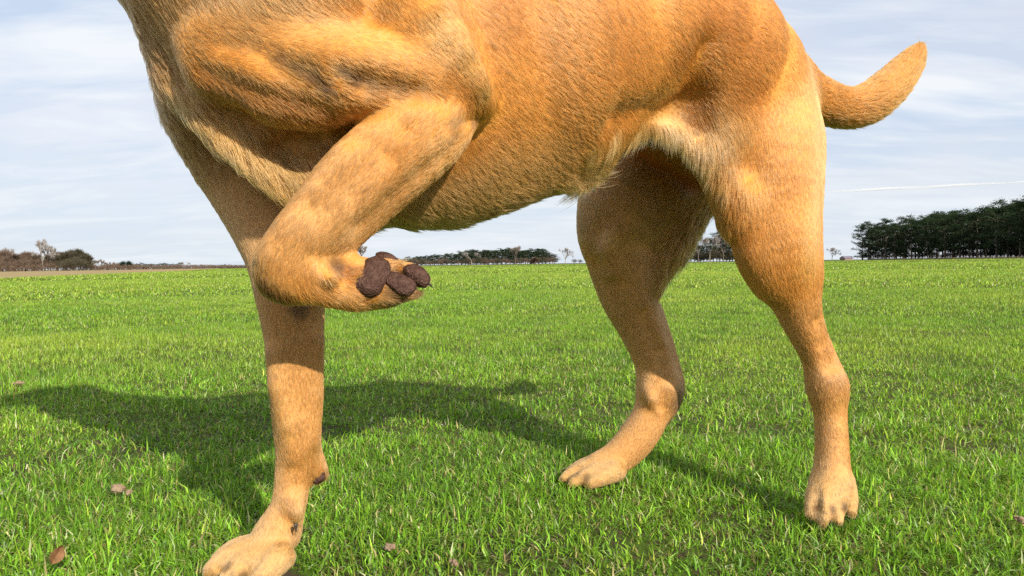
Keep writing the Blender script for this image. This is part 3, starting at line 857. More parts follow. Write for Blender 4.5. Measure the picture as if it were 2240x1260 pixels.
# ------------------------------------------------------------------ grass
PAWS = [(W(585, 1205, .645), .046), (W(515, 1235, .638), .030), (W(1818, 1070, .788), .028), (W(1325, 1018, .940), .030)]
def make_grass():
    zones = [  # r0, r1, density, length range, width, segments
        (0.34, 1.2, 150000, (0.010, 0.024), 0.00150, 2),
        (1.2, 2.2, 66000, (0.009, 0.024), 0.0017, 2),
        (2.2, 4.0, 38000, (0.009, 0.021), 0.0021, 1),
        (4.0, 8.0, 9000, (0.013, 0.025), 0.0034, 1),
        (8.0, 22.0, 950, (0.020, 0.034), 0.010, 1),
        (22.0, 70.0, 60, (0.035, 0.055), 0.035, 1),
        (70.0, 230.0, 2.2, (0.05, 0.08), 0.12, 1)]
    Vs, Fs, Ss, Cs = [], [], [], []
    base = 0
    for r0, r1, dens, (l0, l1), wd, seg in zones:
        half = 1.02
        area = half * (r1 * r1 - r0 * r0)
        n = int(area * dens)
        rr = np.sqrt(rng.random(n) * (r1 * r1 - r0 * r0) + r0 * r0)
        th = (rng.random(n) * 2 - 1) * half
        X = rr * np.sin(th)
        Y = rr * np.cos(th)
        P = np.stack([X, Y, np.zeros(n)], 1)
        tuft_az = None
        if seg == 2:      # two blades in three grow in tussocks and lean outwards
            nt_ = max(1, n // 14)
            own = rng.integers(0, nt_, n); loose = rng.random(n) < 0.35
            offs = rng.normal(0, 0.007, (n, 2))
            P[:, :2] = np.where(loose[:, None], P[:, :2], P[:nt_][own][:, :2] + offs)
            tuft_az = np.where(loose, rng.random(n) * 6.283, np.arctan2(offs[:, 1], offs[:, 0]) + rng.normal(0, 0.6, n))
            tuft_len = np.where(loose, 1.0, (0.82 + 0.36 * rng.random(nt_))[own])
            tuft_sh = np.where(loose, 1.0, (1 + 0.16 * rng.normal(size=nt_))[own])
        dens_n = vnoise(P, 9, 21) * 0.5 + vnoise(P, 31, 22) * 0.5
        keep = rng.random(n) < np.clip(0.86 + 0.5 * dens_n, 0.18, 1) if wd < .0027 else np.ones(n, bool)
        keep &= rng.random(n) < np.where(np.abs(th) < .78, 1.0, .5)
        for c, r in PAWS:
            keep &= ((P[:, :2] - c[:2]) ** 2).sum(1) > (r * 0.8) ** 2
        # stay out of the dry margin on the left
        ex = np.interp(P[:, 1], [e[1] for e in edge], [e[0] for e in edge])
        keep &= (P[:, 0] > ex) | (P[:, 1] < 13)
        P = P[keep]; n = len(P)
        if seg == 2: tuft_az, tuft_len, tuft_sh = tuft_az[keep], tuft_len[keep], tuft_sh[keep]
        hn = vnoise(P, 6, 23)
        if r1 <= 8: P[:, 2] = -(0.006 if r1 < 2.5 else 0.003) * np.clip(0.5 + 0.5 * vnoise(P, 17, 26), 0, 1)      # uneven turf
        ln = rng.uniform(l0, l1, n) * (1 + 0.15 * hn) * np.where(rng.random(n) < 0.03, 1.35, 1)
        az = rng.random(n) * 6.283
        if seg == 2: az = tuft_az; ln = ln * tuft_len
        lean = np.where(rng.random(n) < 0.72, rng.uniform(0.7, 1.5, n), rng.uniform(0.05, 0.8, n)) if seg == 2 else np.minimum(np.abs(rng.normal(0.55, 0.6, n)) + 0.1, 1.4)
        dr = np.stack([np.cos(az), np.sin(az), np.zeros(n)], 1)
        sa = az + math.pi / 2 + rng.normal(0, 0.5, n)
        sd = np.stack([np.cos(sa), np.sin(sa), np.zeros(n)], 1)
        w = wd * rng.uniform(0.6, 1.35, n)
        up = np.array([0, 0, 1.0])
        def along(u, l):
            return dr * (np.sin(l) * ln * u)[:, None] + up * (np.cos(l) * ln * u)[:, None]
        # colours
        big = vnoise(P, 2.2, 24); fine = vnoise(P, 14, 25)
        far = np.clip((np.linalg.norm(P, axis=1) - 1.5) / 12.0, 0, 1)[:, None] ** 0.7
        g = np.array([[0.170, 0.350, 0.024]]) * (1 - far) + np.array([[0.25, 0.42, 0.036]]) * far
        yl = np.array([[0.34, 0.46, 0.05]]) * (1 - far) + np.array([[0.46, 0.545, 0.078]]) * far
        dk = np.array([0.095, 0.215, 0.018])
        m = np.clip(0.30 + 0.3 * big + 0.25 * rng.normal(size=n), 0, 1)[:, None]
        g = g * (1 - m) + yl * m
        m = np.clip(0.15 + 0.35 * fine + 0.25 * rng.normal(size=n), 0, 1)[:, None]
        g = g * (1 - m) + dk * m
        st = rng.random(n)
        straw = np.array([0.52, 0.43, 0.19])
        frac = 0.06 if seg == 2 else 0.025
        g[st < frac] = straw * rng.uniform(0.6, 1.15, (int((st < frac).sum()), 1))
        olive = (st > 0.94)
        g[olive] = np.array([0.30, 0.33, 0.06]) * rng.uniform(0.7, 1.1, (int(olive.sum()), 1))
        g *= np.exp(rng.normal(0, 0.38, (n, 1))) * (np.clip(tuft_sh, .5, 1.5)[:, None] if seg == 2 else 1)
        tipw = rng.random(n) < 0.025
        g[tipw] = np.array([0.62, 0.62, 0.36])
        thatch = rng.random(n) < (0.07 if seg == 2 else 0)
        g[thatch] = np.array([0.26, 0.19, 0.085]) * rng.uniform(0.5, 1.2, (int(thatch.sum()), 1))
        lean = np.where(thatch, 1.35 + 0.2 * rng.random(n), lean); ln = np.where(thatch, ln * 1.1, ln)
        if seg == 2:
            l1_ = lean * 0.72; l2_ = np.minimum(lean * (1.25 + 0.4 * rng.random(n)), 1.75)
            m1 = along(0.5, l1_)
            a2 = az + rng.normal(0, 0.7, n)
            tip = m1 + np.stack([np.cos(a2), np.sin(a2), np.zeros(n)], 1) * (np.sin(l2_) * ln * .5)[:, None] + up * (np.cos(l2_) * ln * .5)[:, None]
            tip[:, 2] = np.maximum(tip[:, 2], 0.004 - P[:, 2])
            vv = np.stack([P - sd * (w * 0.45)[:, None], P + sd * (w * 0.45)[:, None],
                           P + m1 + sd * (w * 0.5)[:, None], P + m1 - sd * (w * 0.5)[:, None], P + tip], 1)
            k = 5
            ff = np.array([0, 1, 2, 3, 3, 2, 4]); ss = [4, 3]
        else:
            tip = along(1.0, lean)
            vv = np.stack([P - sd * (w * 0.5)[:, None], P + sd * (w * 0.5)[:, None], P + tip], 1)
            k = 3
            ff = np.array([0, 1, 2]); ss = [3]
        idx = base + (np.arange(n) * k)[:, None] + ff[None]
        Vs.append(vv.reshape(-1, 3)); Fs.append(idx.ravel()); Ss.append(np.tile(ss, n))
        Cs.append(np.repeat(g, k, axis=0)); base += n * k
    V_ = np.concatenate(Vs); C = np.concatenate(Cs)
    me = mesh_np('grass', V_, np.concatenate(Fs), np.concatenate(Ss), M_grass, False)
    ca = me.color_attributes.new('tint', 'FLOAT_COLOR', 'POINT')
    ca.data.foreach_set('color', np.concatenate([np.clip(C, 0.004, 0.8), np.ones((len(C), 1))], 1).astype(np.float32).ravel())
    o = link('grass', me)
    tag(o, 'short bright green grass covering the field', 'grass', kind='stuff')
    print('grass tris', sum(len(s) for s in Ss), 'verts', len(V_))
make_grass()

# ------------------------------------------------------------------ trees
def horizon(px): return 578 - 0.0131 * (px - 1200)
def ray_xy(px, D):
    v = Rn @ np.array([(px - 1120) / F, 0, -1.0]); return v[0] / v[1] * D, D

def leaf_mat(name, c1, c2, tr=0.25):
    m, t = new_mat(name)
    o = t.nodes.new('ShaderNodeOutputMaterial')
    a = t.nodes.new('ShaderNodeAttribute'); a.attribute_name = 'tint'
    mx0 = t.nodes.new('ShaderNodeMix'); mx0.data_type = 'RGBA'
    mx0.inputs['A'].default_value = (*c1, 1); mx0.inputs['B'].default_value = (*c2, 1)
    t.links.new(a.outputs['Fac'], mx0.inputs['Factor'])
    d = t.nodes.new('ShaderNodeBsdfDiffuse'); tl = t.nodes.new('ShaderNodeBsdfTranslucent')
    t.links.new(mx0.outputs['Result'], d.inputs['Color']); t.links.new(mx0.outputs['Result'], tl.inputs['Color'])
    mx = t.nodes.new('ShaderNodeMixShader'); mx.inputs[0].default_value = tr
    t.links.new(d.outputs[0], mx.inputs[1]); t.links.new(tl.outputs[0], mx.inputs[2])
    t.links.new(mx.outputs[0], o.inputs[0])
    return m
M_pine = leaf_mat('pine_needles', (0.020, 0.036, 0.020), (0.055, 0.082, 0.034))
M_conifer = leaf_mat('conifer_scale', (0.010, 0.028, 0.014), (0.024, 0.045, 0.02))
M_twig = leaf_mat('bare_twigs', (0.20, 0.16, 0.13), (0.30, 0.26, 0.21), 0.1)
M_twig_brown = leaf_mat('brown_twigs', (0.12, 0.085, 0.06), (0.20, 0.14, 0.10), 0.1)
M_twig_dark = leaf_mat('dark_twigs', (0.06, 0.058, 0.035), (0.12, 0.10, 0.065), 0.1)
M_twig_grey = leaf_mat('grey_twigs', (0.30, 0.27, 0.25), (0.40, 0.36, 0.33), 0.1)

class Tubes:
    def __init__(s): s.v = []; s.f = []; s.n = []
    def tube(s, a, b, ra, rb, sides=5):
        a, b = Vector(a), Vector(b); d = (b - a).normalized()
        u = d.orthogonal().normalized(); w = d.cross(u); i0 = len(s.v)
        for p, r in ((a, ra), (b, rb)):
            for k in range(sides):
                t = 2 * math.pi * k / sides
                s.v.append(p + u * math.cos(t) * r + w * math.sin(t) * r)
        for k in range(sides):
            s.f += [i0 + k, i0 + (k + 1) % sides, i0 + sides + (k + 1) % sides, i0 + sides + k]; s.n.append(4)
    def mesh(s, name, mat): return mesh_np(name, [tuple(x) for x in s.v], s.f, s.n, mat, True)

def tris_mesh(name, V_, tint, mat):
    n = len(V_) // 3
    me = mesh_np(name, V_, np.arange(3 * n), np.full(n, 3), mat)
    ca = me.color_attributes.new('tint', 'FLOAT_COLOR', 'POINT')
    c = np.repeat(np.clip(tint, 0, 1), 3)
    ca.data.foreach_set('color', np.stack([c, c, c, np.ones_like(c)], 1).astype(np.float32).ravel())
    return me

def pine_meshes(seed, clear=0.3, width=0.30):
    """unit-height pine: bare lower trunk, flat tiers of needle clumps"""
    r = random.Random(seed); g = np.random.default_rng(seed)
    tb = Tubes()
    bend = [(r.uniform(-.015, .015), r.uniform(-.015, .015)) for _ in range(6)]
    pts = [Vector((bend[i][0] * i * .5, bend[i][1] * i * .5, -0.01 + i * 0.19)) for i in range(6)]
    for i in range(5): tb.tube(pts[i], pts[i + 1], 0.017 * (1 - .17 * i), 0.017 * (1 - .17 * (i + 1)), 6)
    cl = []
    nb = 26
    for i in range(nb):
        t = clear + (0.98 - clear) * (i + r.random() * .7) / nb
        k = min(4, int((t + .01) / .19)); base = pts[k].lerp(pts[k + 1], (t + .01) / .19 - k)
        prof = (0.35 + 0.65 * math.sin(math.pi * min(1, (t - clear) / (1 - clear) * 0.75 + 0.22))) 
        if t < clear + .15: prof *= r.uniform(.4, 1.0)
        ln = width * prof * r.uniform(.55, 1.1)
        az = i * 2.4 + r.uniform(-.5, .5)
        d = Vector((math.cos(az), math.sin(az), r.uniform(0.0, .5))).normalized()
        tip = base + d * ln
        tb.tube(base, tip, 0.006, 0.002, 3)
        for q in range(4):
            c = base.lerp(tip, 0.45 + 0.2 * q) + Vector((r.uniform(-.03, .03), r.uniform(-.03, .03), r.uniform(0, .03)))
            cl.append((c, r.uniform(.035, .062)))
    for q in range(5):
        cl.append((Vector((r.uniform(-.06, .06), r.uniform(-.06, .06), r.uniform(.90, .98))), .04))
    C = np.array([c[0] for c in cl]); S = np.array([c[1] for c in cl])
    m = 46
    ctr = np.repeat(C, m, 0) + g.normal(size=(len(C) * m, 3)) * np.repeat(S, m)[:, None] * np.array([.62, .62, .34])
    a = g.normal(size=ctr.shape); a /= np.linalg.norm(a, axis=1)[:, None]
    b = g.normal(size=ctr.shape); b /= np.linalg.norm(b, axis=1)[:, None]
    sz = 0.016 * g.uniform(.5, 1.5, (len(ctr), 1))
    V_ = np.stack([ctr - b * sz * .45, ctr + b * sz * .45, ctr + a * sz * 1.4], 1).reshape(-1, 3)
    tint = g.random(len(ctr)) * .6 + np.repeat(g.random(len(C)), m) * .5 - .05
    return tb.mesh('trunk', M_bark), tris_mesh('crown', V_, tint, M_pine)

def bare_meshes(seed, spread=0.42, low=0.16, mat=None, bark=None, twigs=2600, tw=0.0035):
    """unit-height leafless tree: forking limbs, crown of fine twigs"""
    r = random.Random(seed); g = np.random.default_rng(seed)
    tb = Tubes(); ends = []
    def grow(p, d, ln, rad, depth):
        q = p + d * ln
        tb.tube(p, q, rad, rad * .72, 5 if depth < 2 else 3)
        if depth >= 3: ends.append((p, q, d)); 
        if depth == 5: return
        for i in range(2 if depth else 4):
            ax = d.orthogonal().normalized(); ax.rotate(Matrix.Rotation(r.uniform(0, 6.28), 3, d))
            nd = d.copy(); nd.rotate(Matrix.Rotation(r.uniform(.25, .35 + spread), 3, ax))
            nd = (nd + Vector((0, 0, .16))).normalized()
            grow(q, nd, ln * r.uniform(.68, .9) * (0.9 if depth else 1), rad * .66, depth + 1)
    grow(Vector((0, 0, -.01)), Vector((r.uniform(-.05, .05), r.uniform(-.05, .05), 1)).normalized(), low + .06, .02, 0)
    pick = g.integers(0, len(ends), twigs)
    P = np.array([ends[i][0].lerp(ends[i][1], random.random()) for i in pick])
    D = np.array([ends[i][2] for i in pick]) + g.normal(size=(twigs, 3)) * .55 + np.array([0, 0, .15])
    D /= np.linalg.norm(D, axis=1)[:, None]
    ln = g.uniform(.04, .11, (twigs, 1))
    s = np.cross(D, g.normal(size=(twigs, 3))); s /= np.linalg.norm(s, axis=1)[:, None]
    V_ = np.stack([P - s * tw, P + s * tw, P + D * ln], 1)
    zmax = max(V_[..., 2].max(), max(v_.z for v_ in tb.v))
    V_ = V_ / zmax
    for v_ in tb.v: v_ /= zmax
    return tb.mesh('trunk', bark or M_bark), tris_mesh('crown', V_.reshape(-1, 3), g.random(twigs), mat or M_twig)

def bushy_meshes(seed, mat, w=0.55, m=2600, size=.035, bot=0.02):
    """rounded evergreen, leaf clumps down to the ground"""
    g = np.random.default_rng(seed)
    k = 46
    u = g.normal(size=(k, 3)); u /= np.linalg.norm(u, axis=1)[:, None]
    C = u * g.uniform(.35, 1, (k, 1)) * np.array([w, w, .44]) * .82 + np.array([0, 0, .52])
    C[:, 2] = np.maximum(C[:, 2], bot + .1)
    i = g.integers(0, k, m)
    ctr = C[i] + g.normal(size=(m, 3)) * .085
    ctr[:, 2] = np.abs(ctr[:, 2] - bot) + bot
    a = g.normal(size=(m, 3)); a /= np.linalg.norm(a, axis=1)[:, None]
    b = g.normal(size=(m, 3)); b /= np.linalg.norm(b, axis=1)[:, None]
    sz = size * g.uniform(.5, 1.4, (m, 1))
    V_ = np.stack([ctr - b * sz * .5, ctr + b * sz * .5, ctr + a * sz], 1).reshape(-1, 3)
    tb = Tubes(); tb.tube((0, 0, -.01), (0, 0, .6), .03, .012, 6)
    return tb.mesh('trunk', M_bark), tris_mesh('crown', V_, g.random(m) * .5 + g.random(k)[i] * .5, mat)

PINES = [pine_meshes(31 + i, clear=c, width=w) for i, (c, w) in enumerate(((.10, .34), (.18, .38), (.06, .32), (.24, .36), (.14, .40)))]
EDGE_PINE = pine_meshes(55, clear=.04, width=.38)
BARE = [bare_meshes(61, .45), bare_meshes(62, .55), bare_meshes(64, .38)]
BARE_GREY = [bare_meshes(71, .5, mat=M_twig_grey, bark=M_bark_pale, tw=.0028), bare_meshes(72, .6, mat=M_twig_grey, bark=M_bark_pale, tw=.0028)]
BARE_BROWN = [bare_meshes(81, .75, low=.02, mat=M_twig_brown, twigs=9000, tw=.0055), bare_meshes(82, .85, low=.0, mat=M_twig_brown, twigs=9000, tw=.0055)]
BARE_DARK = [bare_meshes(91, .75, low=.02, mat=M_twig_dark, twigs=9000, tw=.006)]
CONIFER = [bushy_meshes(95, M_conifer, .62, 3200, .05)]
SHRUB = [bushy_meshes(97, M_twig_brown, .8, 2600, .04), bushy_meshes(98, M_twig_dark, .75, 2600, .04)]

def tree(name, pair, px, top, D, label, group=None, wide=1.0, cat='tree', rot=None):
    x, y = ray_xy(px, D)
    hgt = (horizon(px) + H * F / D - top) * D / F
    o = empty(name, (x, y, 0))
    o.rotation_euler = (0, 0, random.uniform(0, 6.28) if rot is None else rot)
    o.scale = (hgt * wide, hgt * wide, hgt)
    tag(o, label, cat, group)
    link('trunk', pair[0], o); link('crown', pair[1], o)
    return o

# pine wood on the right
prof_x = [1860, 1900, 1950, 2000, 2050, 2100, 2150, 2190, 2240, 2400, 2600]
prof_y = [505, 495, 489, 478, 470, 465, 460, 446, 438, 415, 395]
G1 = 'pines in the dark wood on the right'
tree('pine_tree', EDGE_PINE, 1886, 496, 300, 'dark pine at the open end of the right-hand wood, branched almost to the ground', G1, 1.0)
n = 0
for row in range(3):
    px = 1900 + row * 5
    while px < 2560:
        top = np.interp(px, prof_x, prof_y) + random.choice((-5, 0, 0, 3, 8, 12)) + random.uniform(-3, 3) + row * 4
        D = np.interp(px, [1860, 2240, 2600], [305, 205, 150]) + row * 13 + random.uniform(-4, 4)
        lb = 'dark green pine with a bare lower trunk in the dense wood at right'
        tree('pine_tree', PINES[random.randrange(5)], px, top, D, lb, G1, random.uniform(.95, 1.3))
        px += random.uniform(13, 21) * (1 + (px - 1900) / 900)
        n += 1
for px in range(1890, 2560, 10):
    tree('shrub', SHRUB[random.randrange(2)], px + random.uniform(-4, 4), horizon(px) - random.uniform(8, 20) * random.choice((.8, 1, 1.9)) * (1 + max(0, px - 2000) / 500), np.interp(px, [1860, 2240, 2600], [315, 218, 165]),
         'low dark shrub among the trunks under the right-hand pines', 'undergrowth shrubs beneath the right-hand pines', random.uniform(.8, 1.2), 'shrub')
# wood in the middle distance
G2 = 'pines in the far wood between the front and hind legs'
mx_, my_ = [860, 900, 950, 1000, 1040, 1080, 1110, 1150, 1190, 1212], [568, 566, 562, 556, 549, 551, 548, 547, 549, 560]
for row in range(2):
    px = 862 + row * 4
    while px < 1214:
        top = np.interp(px, mx_, my_) + random.uniform(-3, 5)
        tree('pine_tree', PINES[random.randrange(5)], px, top, 430 + row * 14, 'small dark pine in the far wood behind the dog, between front and hind legs', G2, random.uniform(1.5, 2.1))
        px += random.uniform(7, 11)
for px in range(862, 1216, 9):
    tree('shrub', SHRUB[random.randrange(2)], px, horizon(px) - random.uniform(9, 18), 424, 'low brown shrub at the foot of the far wood behind the dog', 'shrubs along the foot of the far wood', 1.0, 'shrub')
tree('bare_tree', BARE_GREY[0], 1032, 550, 400, 'pale leafless tree standing before the dark pines, nearer the lifted paw', None, 1.25)
tree('bare_tree', BARE[0], 1128, 537, 405, 'tallest leafless tree rising above the dark far pines', None, 0.9)
tree('bare_tree', BARE_BROWN[0], 1172, 562, 398, 'low wide brown leafless tree at the right end of the far pines', None, 1.4)
tree('bare_tree', BARE_GREY[1], 1237, 541, 360, 'lone pale leafless tree just left of the far hind leg', None, 0.9)
tree('bare_tree', BARE[1], 790, 534, 300, 'grey leafless tree showing just above the lifted paw', None, 1.1)
# between the hind legs
G3 = 'leafless trees between the hind legs'
for px, top, p, w in ((1496, 520, BARE[0], .8), (1528, 508, BARE[2], .8), (1553, 512, BARE_GREY[0], .7), (1582, 509, BARE[1], .75), (1615, 515, BARE[0], .7)):
    tree('bare_tree', p, px, top, 265 + random.uniform(-5, 5), 'pale brown leafless tree before dark pines, seen between the hind legs', G3, w)
for px in range(1470, 1670, 7):
    tree('pine_tree', PINES[random.randrange(5)], px, 510 + random.uniform(-8, 14) + (18 if px < 1570 else 0), 285, 'dark pine behind leafless trees, seen between the hind legs', 'pines between the hind legs', 1.2)
    tree('shrub', SHRUB[1], px, horizon(px) - random.uniform(14, 30), 275, 'dark undergrowth shrub at the foot of the trees between the hind legs', 'shrubs between the hind legs', 1.0, 'shrub')
# right, before the wood
tree('bare_tree', BARE_GREY[1], 1820, 541, 330, 'small pale leafless tree between the near hind leg and the pine wood', None, 1.05)
# left side
for px in list(range(-90, 196, 12)):
    tree('shrub', SHRUB[0 if px < 120 else 1], px + random.uniform(-4, 4), horizon(px) - random.uniform(16, 32), 222 + random.uniform(-6, 10),
         'brown leafless shrub filling the foot of the tree clump at far left', 'shrubs under the left tree clump', random.uniform(.9, 1.4), 'shrub')
for px in list(range(190, 300, 9)):
    tree('shrub', SHRUB[0], px, horizon(px) - random.uniform(9, 16), 318, 'low brown shrub between the left tree clump and the dark conifer', 'shrubs left of the dark conifer', 1.3, 'shrub')
G4 = 'brown leafless trees at the far left'
for px, top, p, w in ((-60, 540, BARE_BROWN[0], 1.1), (-30, 548, BARE_BROWN[1], 1.1), (6, 546, BARE_BROWN[1], 1.0), (34, 552, BARE_BROWN[0], 1.2), (58, 548, BARE_BROWN[1], 1.0), (76, 552, BARE_BROWN[0], .9)):
    tree('bare_tree', p, px, top, 235 + random.uniform(-10, 10), 'dense brown leafless tree in the clump at the left edge of the field', G4, w)
tree('bare_tree', BARE_GREY[0], 28, 538, 250, 'pale leafless treetop showing above the brown clump at far left', None, .9)
tree('bare_tree', BARE_GREY[1], 94, 520, 225, 'tallest pale leafless tree of the left clump', None, .75)
tree('bare_tree', BARE[2], 112, 535, 228, 'pale leafless tree leaning on the tallest one of the left clump', None, .8)
G5 = 'dark round leafless trees at the right end of the left clump'
for px, top, w in ((128, 553, 1.2), (145, 548, 1.0), (162, 541, .85), (178, 548, .9)):
    tree('bare_tree', BARE_DARK[0], px, top, 245, 'dark round leafless tree at the right end of the left clump', G5, w)
G6 = 'small hazy leafless trees beyond the left clump'
for px, top in ((196, 566), (208, 569), (221, 567), (236, 574), (248, 573), (260, 575)):
    tree('bare_tree', BARE[px % 3], px, top, 330, 'small brown leafless tree between the left clump and the dark conifer', G6, 1.2)
tree('round_conifer', CONIFER[0], 270, 571.5, 300, 'dark green round conifer standing alone by the left hedge, left half', 'twin round conifers by the hedge', .75)
tree('round_conifer', CONIFER[0], 284, 571, 300, 'dark green round conifer standing alone by the left hedge, right half', 'twin round conifers by the hedge', .75)
px = 296
while px < 396:
    tree('pine_tree', PINES[random.randrange(5)], px, 578 + random.uniform(-2, 2), 560, 'tiny pine in the distant row left of the dog', 'distant pine row left of the dog', 1.8)
    px += random.uniform(4, 6)
tree('bare_tree', BARE_GREY[0], 404, 573, 420, 'pale leafless tree at the end of the distant pine row', None, 1.3)
for px, top in ((429, 580), (444, 579), (452, 580), (460, 580), (470, 580), (498, 578), (520, 580)):
    tree('bare_tree', BARE_GREY[px % 2], px, top, 520, 'tiny pale leafless tree on the skyline between the pine row and the dog', 'tiny skyline trees left of the dog', 1.3)

# hedge along the left boundary
def hedge(name, pts, h, w, mat, label, dens=60):
    g = np.random.default_rng(5)
    VV = []
    for (a, b) in zip(pts[:-1], pts[1:]):
        a, b = np.array(a), np.array(b); ln = np.linalg.norm(b - a)
        m = int(ln * dens)
        t = g.random((m, 1)); c = a + (b - a) * t
        d = (b - a) / ln; s_ = np.array([-d[1], d[0]])
        c2 = c + s_ * (g.random((m, 1)) - .5) * w
        hh = h * (1 + .22 * np.sin(t[:, 0] * ln * .8) + .15 * np.sin(t[:, 0] * ln * 2.3 + 1))
        p = np.stack([c2[:, 0], c2[:, 1], g.random(m) ** .8 * hh], 1)
        a3 = g.normal(size=(m, 3)); a3 /= np.linalg.norm(a3, axis=1)[:, None]
        b3 = g.normal(size=(m, 3)); b3 /= np.linalg.norm(b3, axis=1)[:, None]
        VV.append(np.stack([p - b3 * .15, p + b3 * .15, p + a3 * .34], 1).reshape(-1, 3))
    VV = np.concatenate(VV)
    o = link(name, tris_mesh(name, VV, g.random(len(VV) // 3), mat))
    return tag(o, label, 'hedge')
p0 = ray_xy(-120, 190); p1 = ray_xy(200, 235); p2 = ray_xy(420, 330); p3 = ray_xy(560, 470)
hedge('hedge', [p0, p1, p2, p3], 1.5, 2.0, M_twig_brown, 'long low dark brown hedge along the far left edge of the field')

M_dry = leaf_mat('dry_grass', (0.36, 0.28, 0.16), (0.48, 0.38, 0.22), 0.3)
q = [ray_xy(a, b) for a, b in ((1905, 296), (2060, 238), (2240, 186), (2420, 150), (2600, 128))]
bank = hedge('dry_grass', q, .42, 3.0, M_dry, 'strip of tall dry grass along the foot of the right-hand pine wood', 30)
bank['kind'] = 'stuff'; del bank['category']
# barn beside the pine wood
def barn(px, D):
    x, y = ray_xy(px, D)
    o = empty('barn', (x, y, 0)); o.rotation_euler = (0, 0, .35)
    tag(o, 'low barn with a dull purple grey roof just left of the pine wood', 'barn')
    M_w = principled('barn_wall', (0.30, 0.22, 0.18), .9, .1, 2, (0.24, .18, .15)); M_r = principled('barn_roof', (0.15, 0.135, 0.17), .8, .2, 1.5, (0.19, .17, .20))
    hw, hd, e, rg = 2.3, 1.6, .9, 1.9
    v = [(-hw, -hd, -.05), (hw, -hd, -.05), (hw, hd, -.05), (-hw, hd, -.05), (-hw, -hd, e), (hw, -hd, e), (hw, hd, e), (-hw, hd, e), (-hw, 0, rg - .06), (hw, 0, rg - .06)]
    f = [(0, 1, 5, 4), (2, 3, 7, 6), (1, 2, 6, 9, 5), (3, 0, 4, 8, 7)]
    me = bpy.data.meshes.new('wall'); me.from_pydata(v, [], f); me.materials.append(M_w); link('wall', me, o)
    ov = .2
    v = [(-hw - ov, -hd - ov, e - .08), (hw + ov, -hd - ov, e - .08), (hw + ov, 0, rg), (-hw - ov, 0, rg), (-hw - ov, hd + ov, e - .08), (hw + ov, hd + ov, e - .08)]
    v += [(a, b, c + .08) for a, b, c in v]
    f = [(0, 1, 2, 3), (3, 2, 5, 4), (6, 9, 8, 7), (9, 10, 11, 8), (0, 6, 7, 1), (4, 5, 11, 10), (1, 7, 8, 2), (2, 8, 11, 5), (0, 3, 9, 6), (3, 4, 10, 9)]
    me = bpy.data.meshes.new('roof'); me.from_pydata(v, [], f); me.materials.append(M_r); link('roof', me, o)
barn(1851, 345)
# small dark outbuilding/copse right of the lone tree
tree('shrub', SHRUB[1], 1258, 567, 380, 'dark low shrub right beside the lone pale tree', None, 1.0, 'shrub')
tree('shrub', SHRUB[1], 1270, 568, 380, 'dark low shrub half hidden by the far hind leg', None, 1.0, 'shrub')

# vapour trail
def trail():
    m, t = new_mat('vapour')
    o = t.nodes.new('ShaderNodeOutputMaterial')
    d = t.nodes.new('ShaderNodeBsdfDiffuse'); d.inputs['Color'].default_value = (0.9, .9, .9, 1)
    tl = t.nodes.new('ShaderNodeBsdfTranslucent'); tl.inputs['Color'].default_value = (.9, .9, .9, 1)
    a = t.nodes.new('ShaderNodeMixShader'); a.inputs[0].default_value = .5
    tp_ = t.nodes.new('ShaderNodeBsdfTransparent')
    c = t.nodes.new('ShaderNodeTexCoord'); nz = t.nodes.new('ShaderNodeTexNoise'); nz.inputs['Scale'].default_value = .005; nz.inputs['Detail'].default_value = 2
    t.links.new(c.outputs['Object'], nz.inputs[0])
    lw = t.nodes.new('ShaderNodeLayerWeight'); lw.inputs['Blend'].default_value = .5
    mr = t.nodes.new('ShaderNodeMapRange'); mr.inputs[1].default_value = .35; mr.inputs[2].default_value = .6; mr.inputs[3].default_value = .3; mr.inputs[4].default_value = .65
    t.links.new(nz.outputs['Fac'], mr.inputs[0])
    inv = t.nodes.new('ShaderNodeMath'); inv.operation = 'SUBTRACT'; inv.inputs[0].default_value = 1; t.links.new(lw.outputs['Facing'], inv.inputs[1])
    mu = t.nodes.new('ShaderNodeMath'); mu.operation = 'MULTIPLY'; t.links.new(mr.outputs[0], mu.inputs[0]); t.links.new(inv.outputs[0], mu.inputs[1])
    b = t.nodes.new('ShaderNodeMixShader')
    t.links.new(d.outputs[0], a.inputs[1]); t.links.new(tl.outputs[0], a.inputs[2])
    t.links.new(mu.outputs[0], b.inputs[0]); t.links.new(tp_.outputs[0], b.inputs[1]); t.links.new(a.outputs[0], b.inputs[2])
    t.links.new(b.outputs[0], o.inputs[0])
    tb = Tubes(); D = 3200; last = None
    M = 26
    for i in range(M + 1):
        u = i / M
        px = 1822 + (2300 - 1822) * u; py = 419 - 24 * u + .5 * math.sin(i * .7)
        p = W(px, py, D); r = (0.6 + 3.4 * math.sin(math.pi * min(1, u * 1.15 + .03)) ** .7 if u < .84 else 2.6) * D / F
        if last is not None: tb.tube(last[0], p, last[1], r, 10)
        last = (p, r)
    o = link('vapour_trail', tb.mesh('vapour_trail', m))
    tag(o, 'thin white vapour trail low in the sky at right', 'vapour trail')
trail()

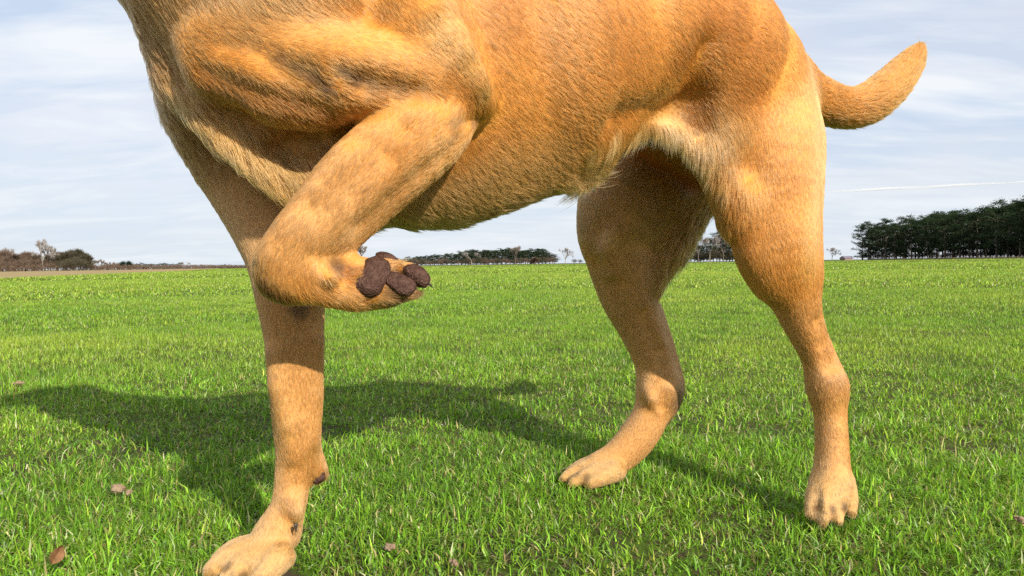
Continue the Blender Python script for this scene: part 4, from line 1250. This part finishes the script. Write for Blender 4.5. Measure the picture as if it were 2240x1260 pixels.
# ------------------------------------------------------------------ bits lying in the grass
def clod(px, py, D, size, label, seed):
    r = random.Random(seed)
    bm = bmesh.new()
    for q in range(5):
        b2 = bmesh.new(); bmesh.ops.create_icosphere(b2, subdivisions=4, radius=1)
        P = np.array([v_.co for v_ in b2.verts]) + r.uniform(0, 50)
        k = 0.8 + 0.22 * vnoise(P, 2.2, seed * 9 + q) + 0.13 * vnoise(P, 6, seed * 9 + q + 4) + 0.07 * vnoise(P, 15, seed * 9 + q + 5)
        sc = 0.62 if q == 0 else r.uniform(.2, .42)
        ox, oy = (0, 0) if q == 0 else (r.uniform(-.8, .8), r.uniform(-.5, .5))
        for v_, kk in zip(b2.verts, k):
            v_.co = Vector(((v_.co.x * kk * sc + ox) * size, (v_.co.y * kk * sc * .8 + oy) * size, v_.co.z * kk * sc * .75 * size))
        tmp = bpy.data.meshes.new('tmp'); b2.to_mesh(tmp); b2.free(); bm.from_mesh(tmp); bpy.data.meshes.remove(tmp)
    for fc in bm.faces: fc.smooth = True
    me = bpy.data.meshes.new('soil_clod'); bm.to_mesh(me); bm.free(); me.materials.append(M_soil)
    o = link('soil_clod', me)
    w = W(px, py, D); o.location = (w[0], w[1], .010 + size * .25); o.rotation_euler = (0, 0, r.uniform(0, 6))
    tag(o, label, 'soil clod', 'crumbled soil clods in the grass')
def gdepth(px, py, z=0.018):
    return (H - z) * F / (py - horizon(px))
for i, (px, py, s_, lb) in enumerate(((258, 1062, .015, 'widest crumbled soil clod, in the sun at lower left of the dog'), (282, 1068, .009, 'small crumb of soil at the right end of the widest clod'), (42, 835, .014, 'brown soil clod near the left edge of the picture'),
                                      (852, 1186, .0095, 'pale soil clod in the grass between the standing paw and the hind paw'), (993, 1217, .0075, 'small upright pale crumb of soil near the bottom middle'),
                                      (2232, 1126, .009, 'pale crumb of soil at the right edge of the picture'))):
    clod(px, py, gdepth(px, py), s_, lb, i)
def dead_leaf(px, py, ln, ang, label):
    bm = bmesh.new(); n = 7
    row = []
    for i in range(n):
        t = i / (n - 1); w = math.sin(math.pi * t ** .8) * .32 * ln + .0004
        row.append([bm.verts.new((t * ln - ln / 2, -w, .006 * math.sin(3 * t) + .004)), bm.verts.new((t * ln - ln / 2, 0, .006 * math.sin(3 * t))), bm.verts.new((t * ln - ln / 2, w, .006 * math.sin(3 * t) + .006))])
    for i in range(n - 1):
        for k in range(2): bm.faces.new((row[i][k], row[i + 1][k], row[i + 1][k + 1], row[i][k + 1]))
    me = bpy.data.meshes.new('dead_leaf'); bm.to_mesh(me); bm.free(); me.materials.append(M_leaf_dead)
    o = link('dead_leaf', me); D = gdepth(px, py, .025); w = W(px, py, D); o.location = w; o.rotation_euler = (1.0, -.9, ang)
    tag(o, label, 'leaf')
dead_leaf(122, 1214, .017, 1.2, 'curled brown dead leaf in the grass at lower left')
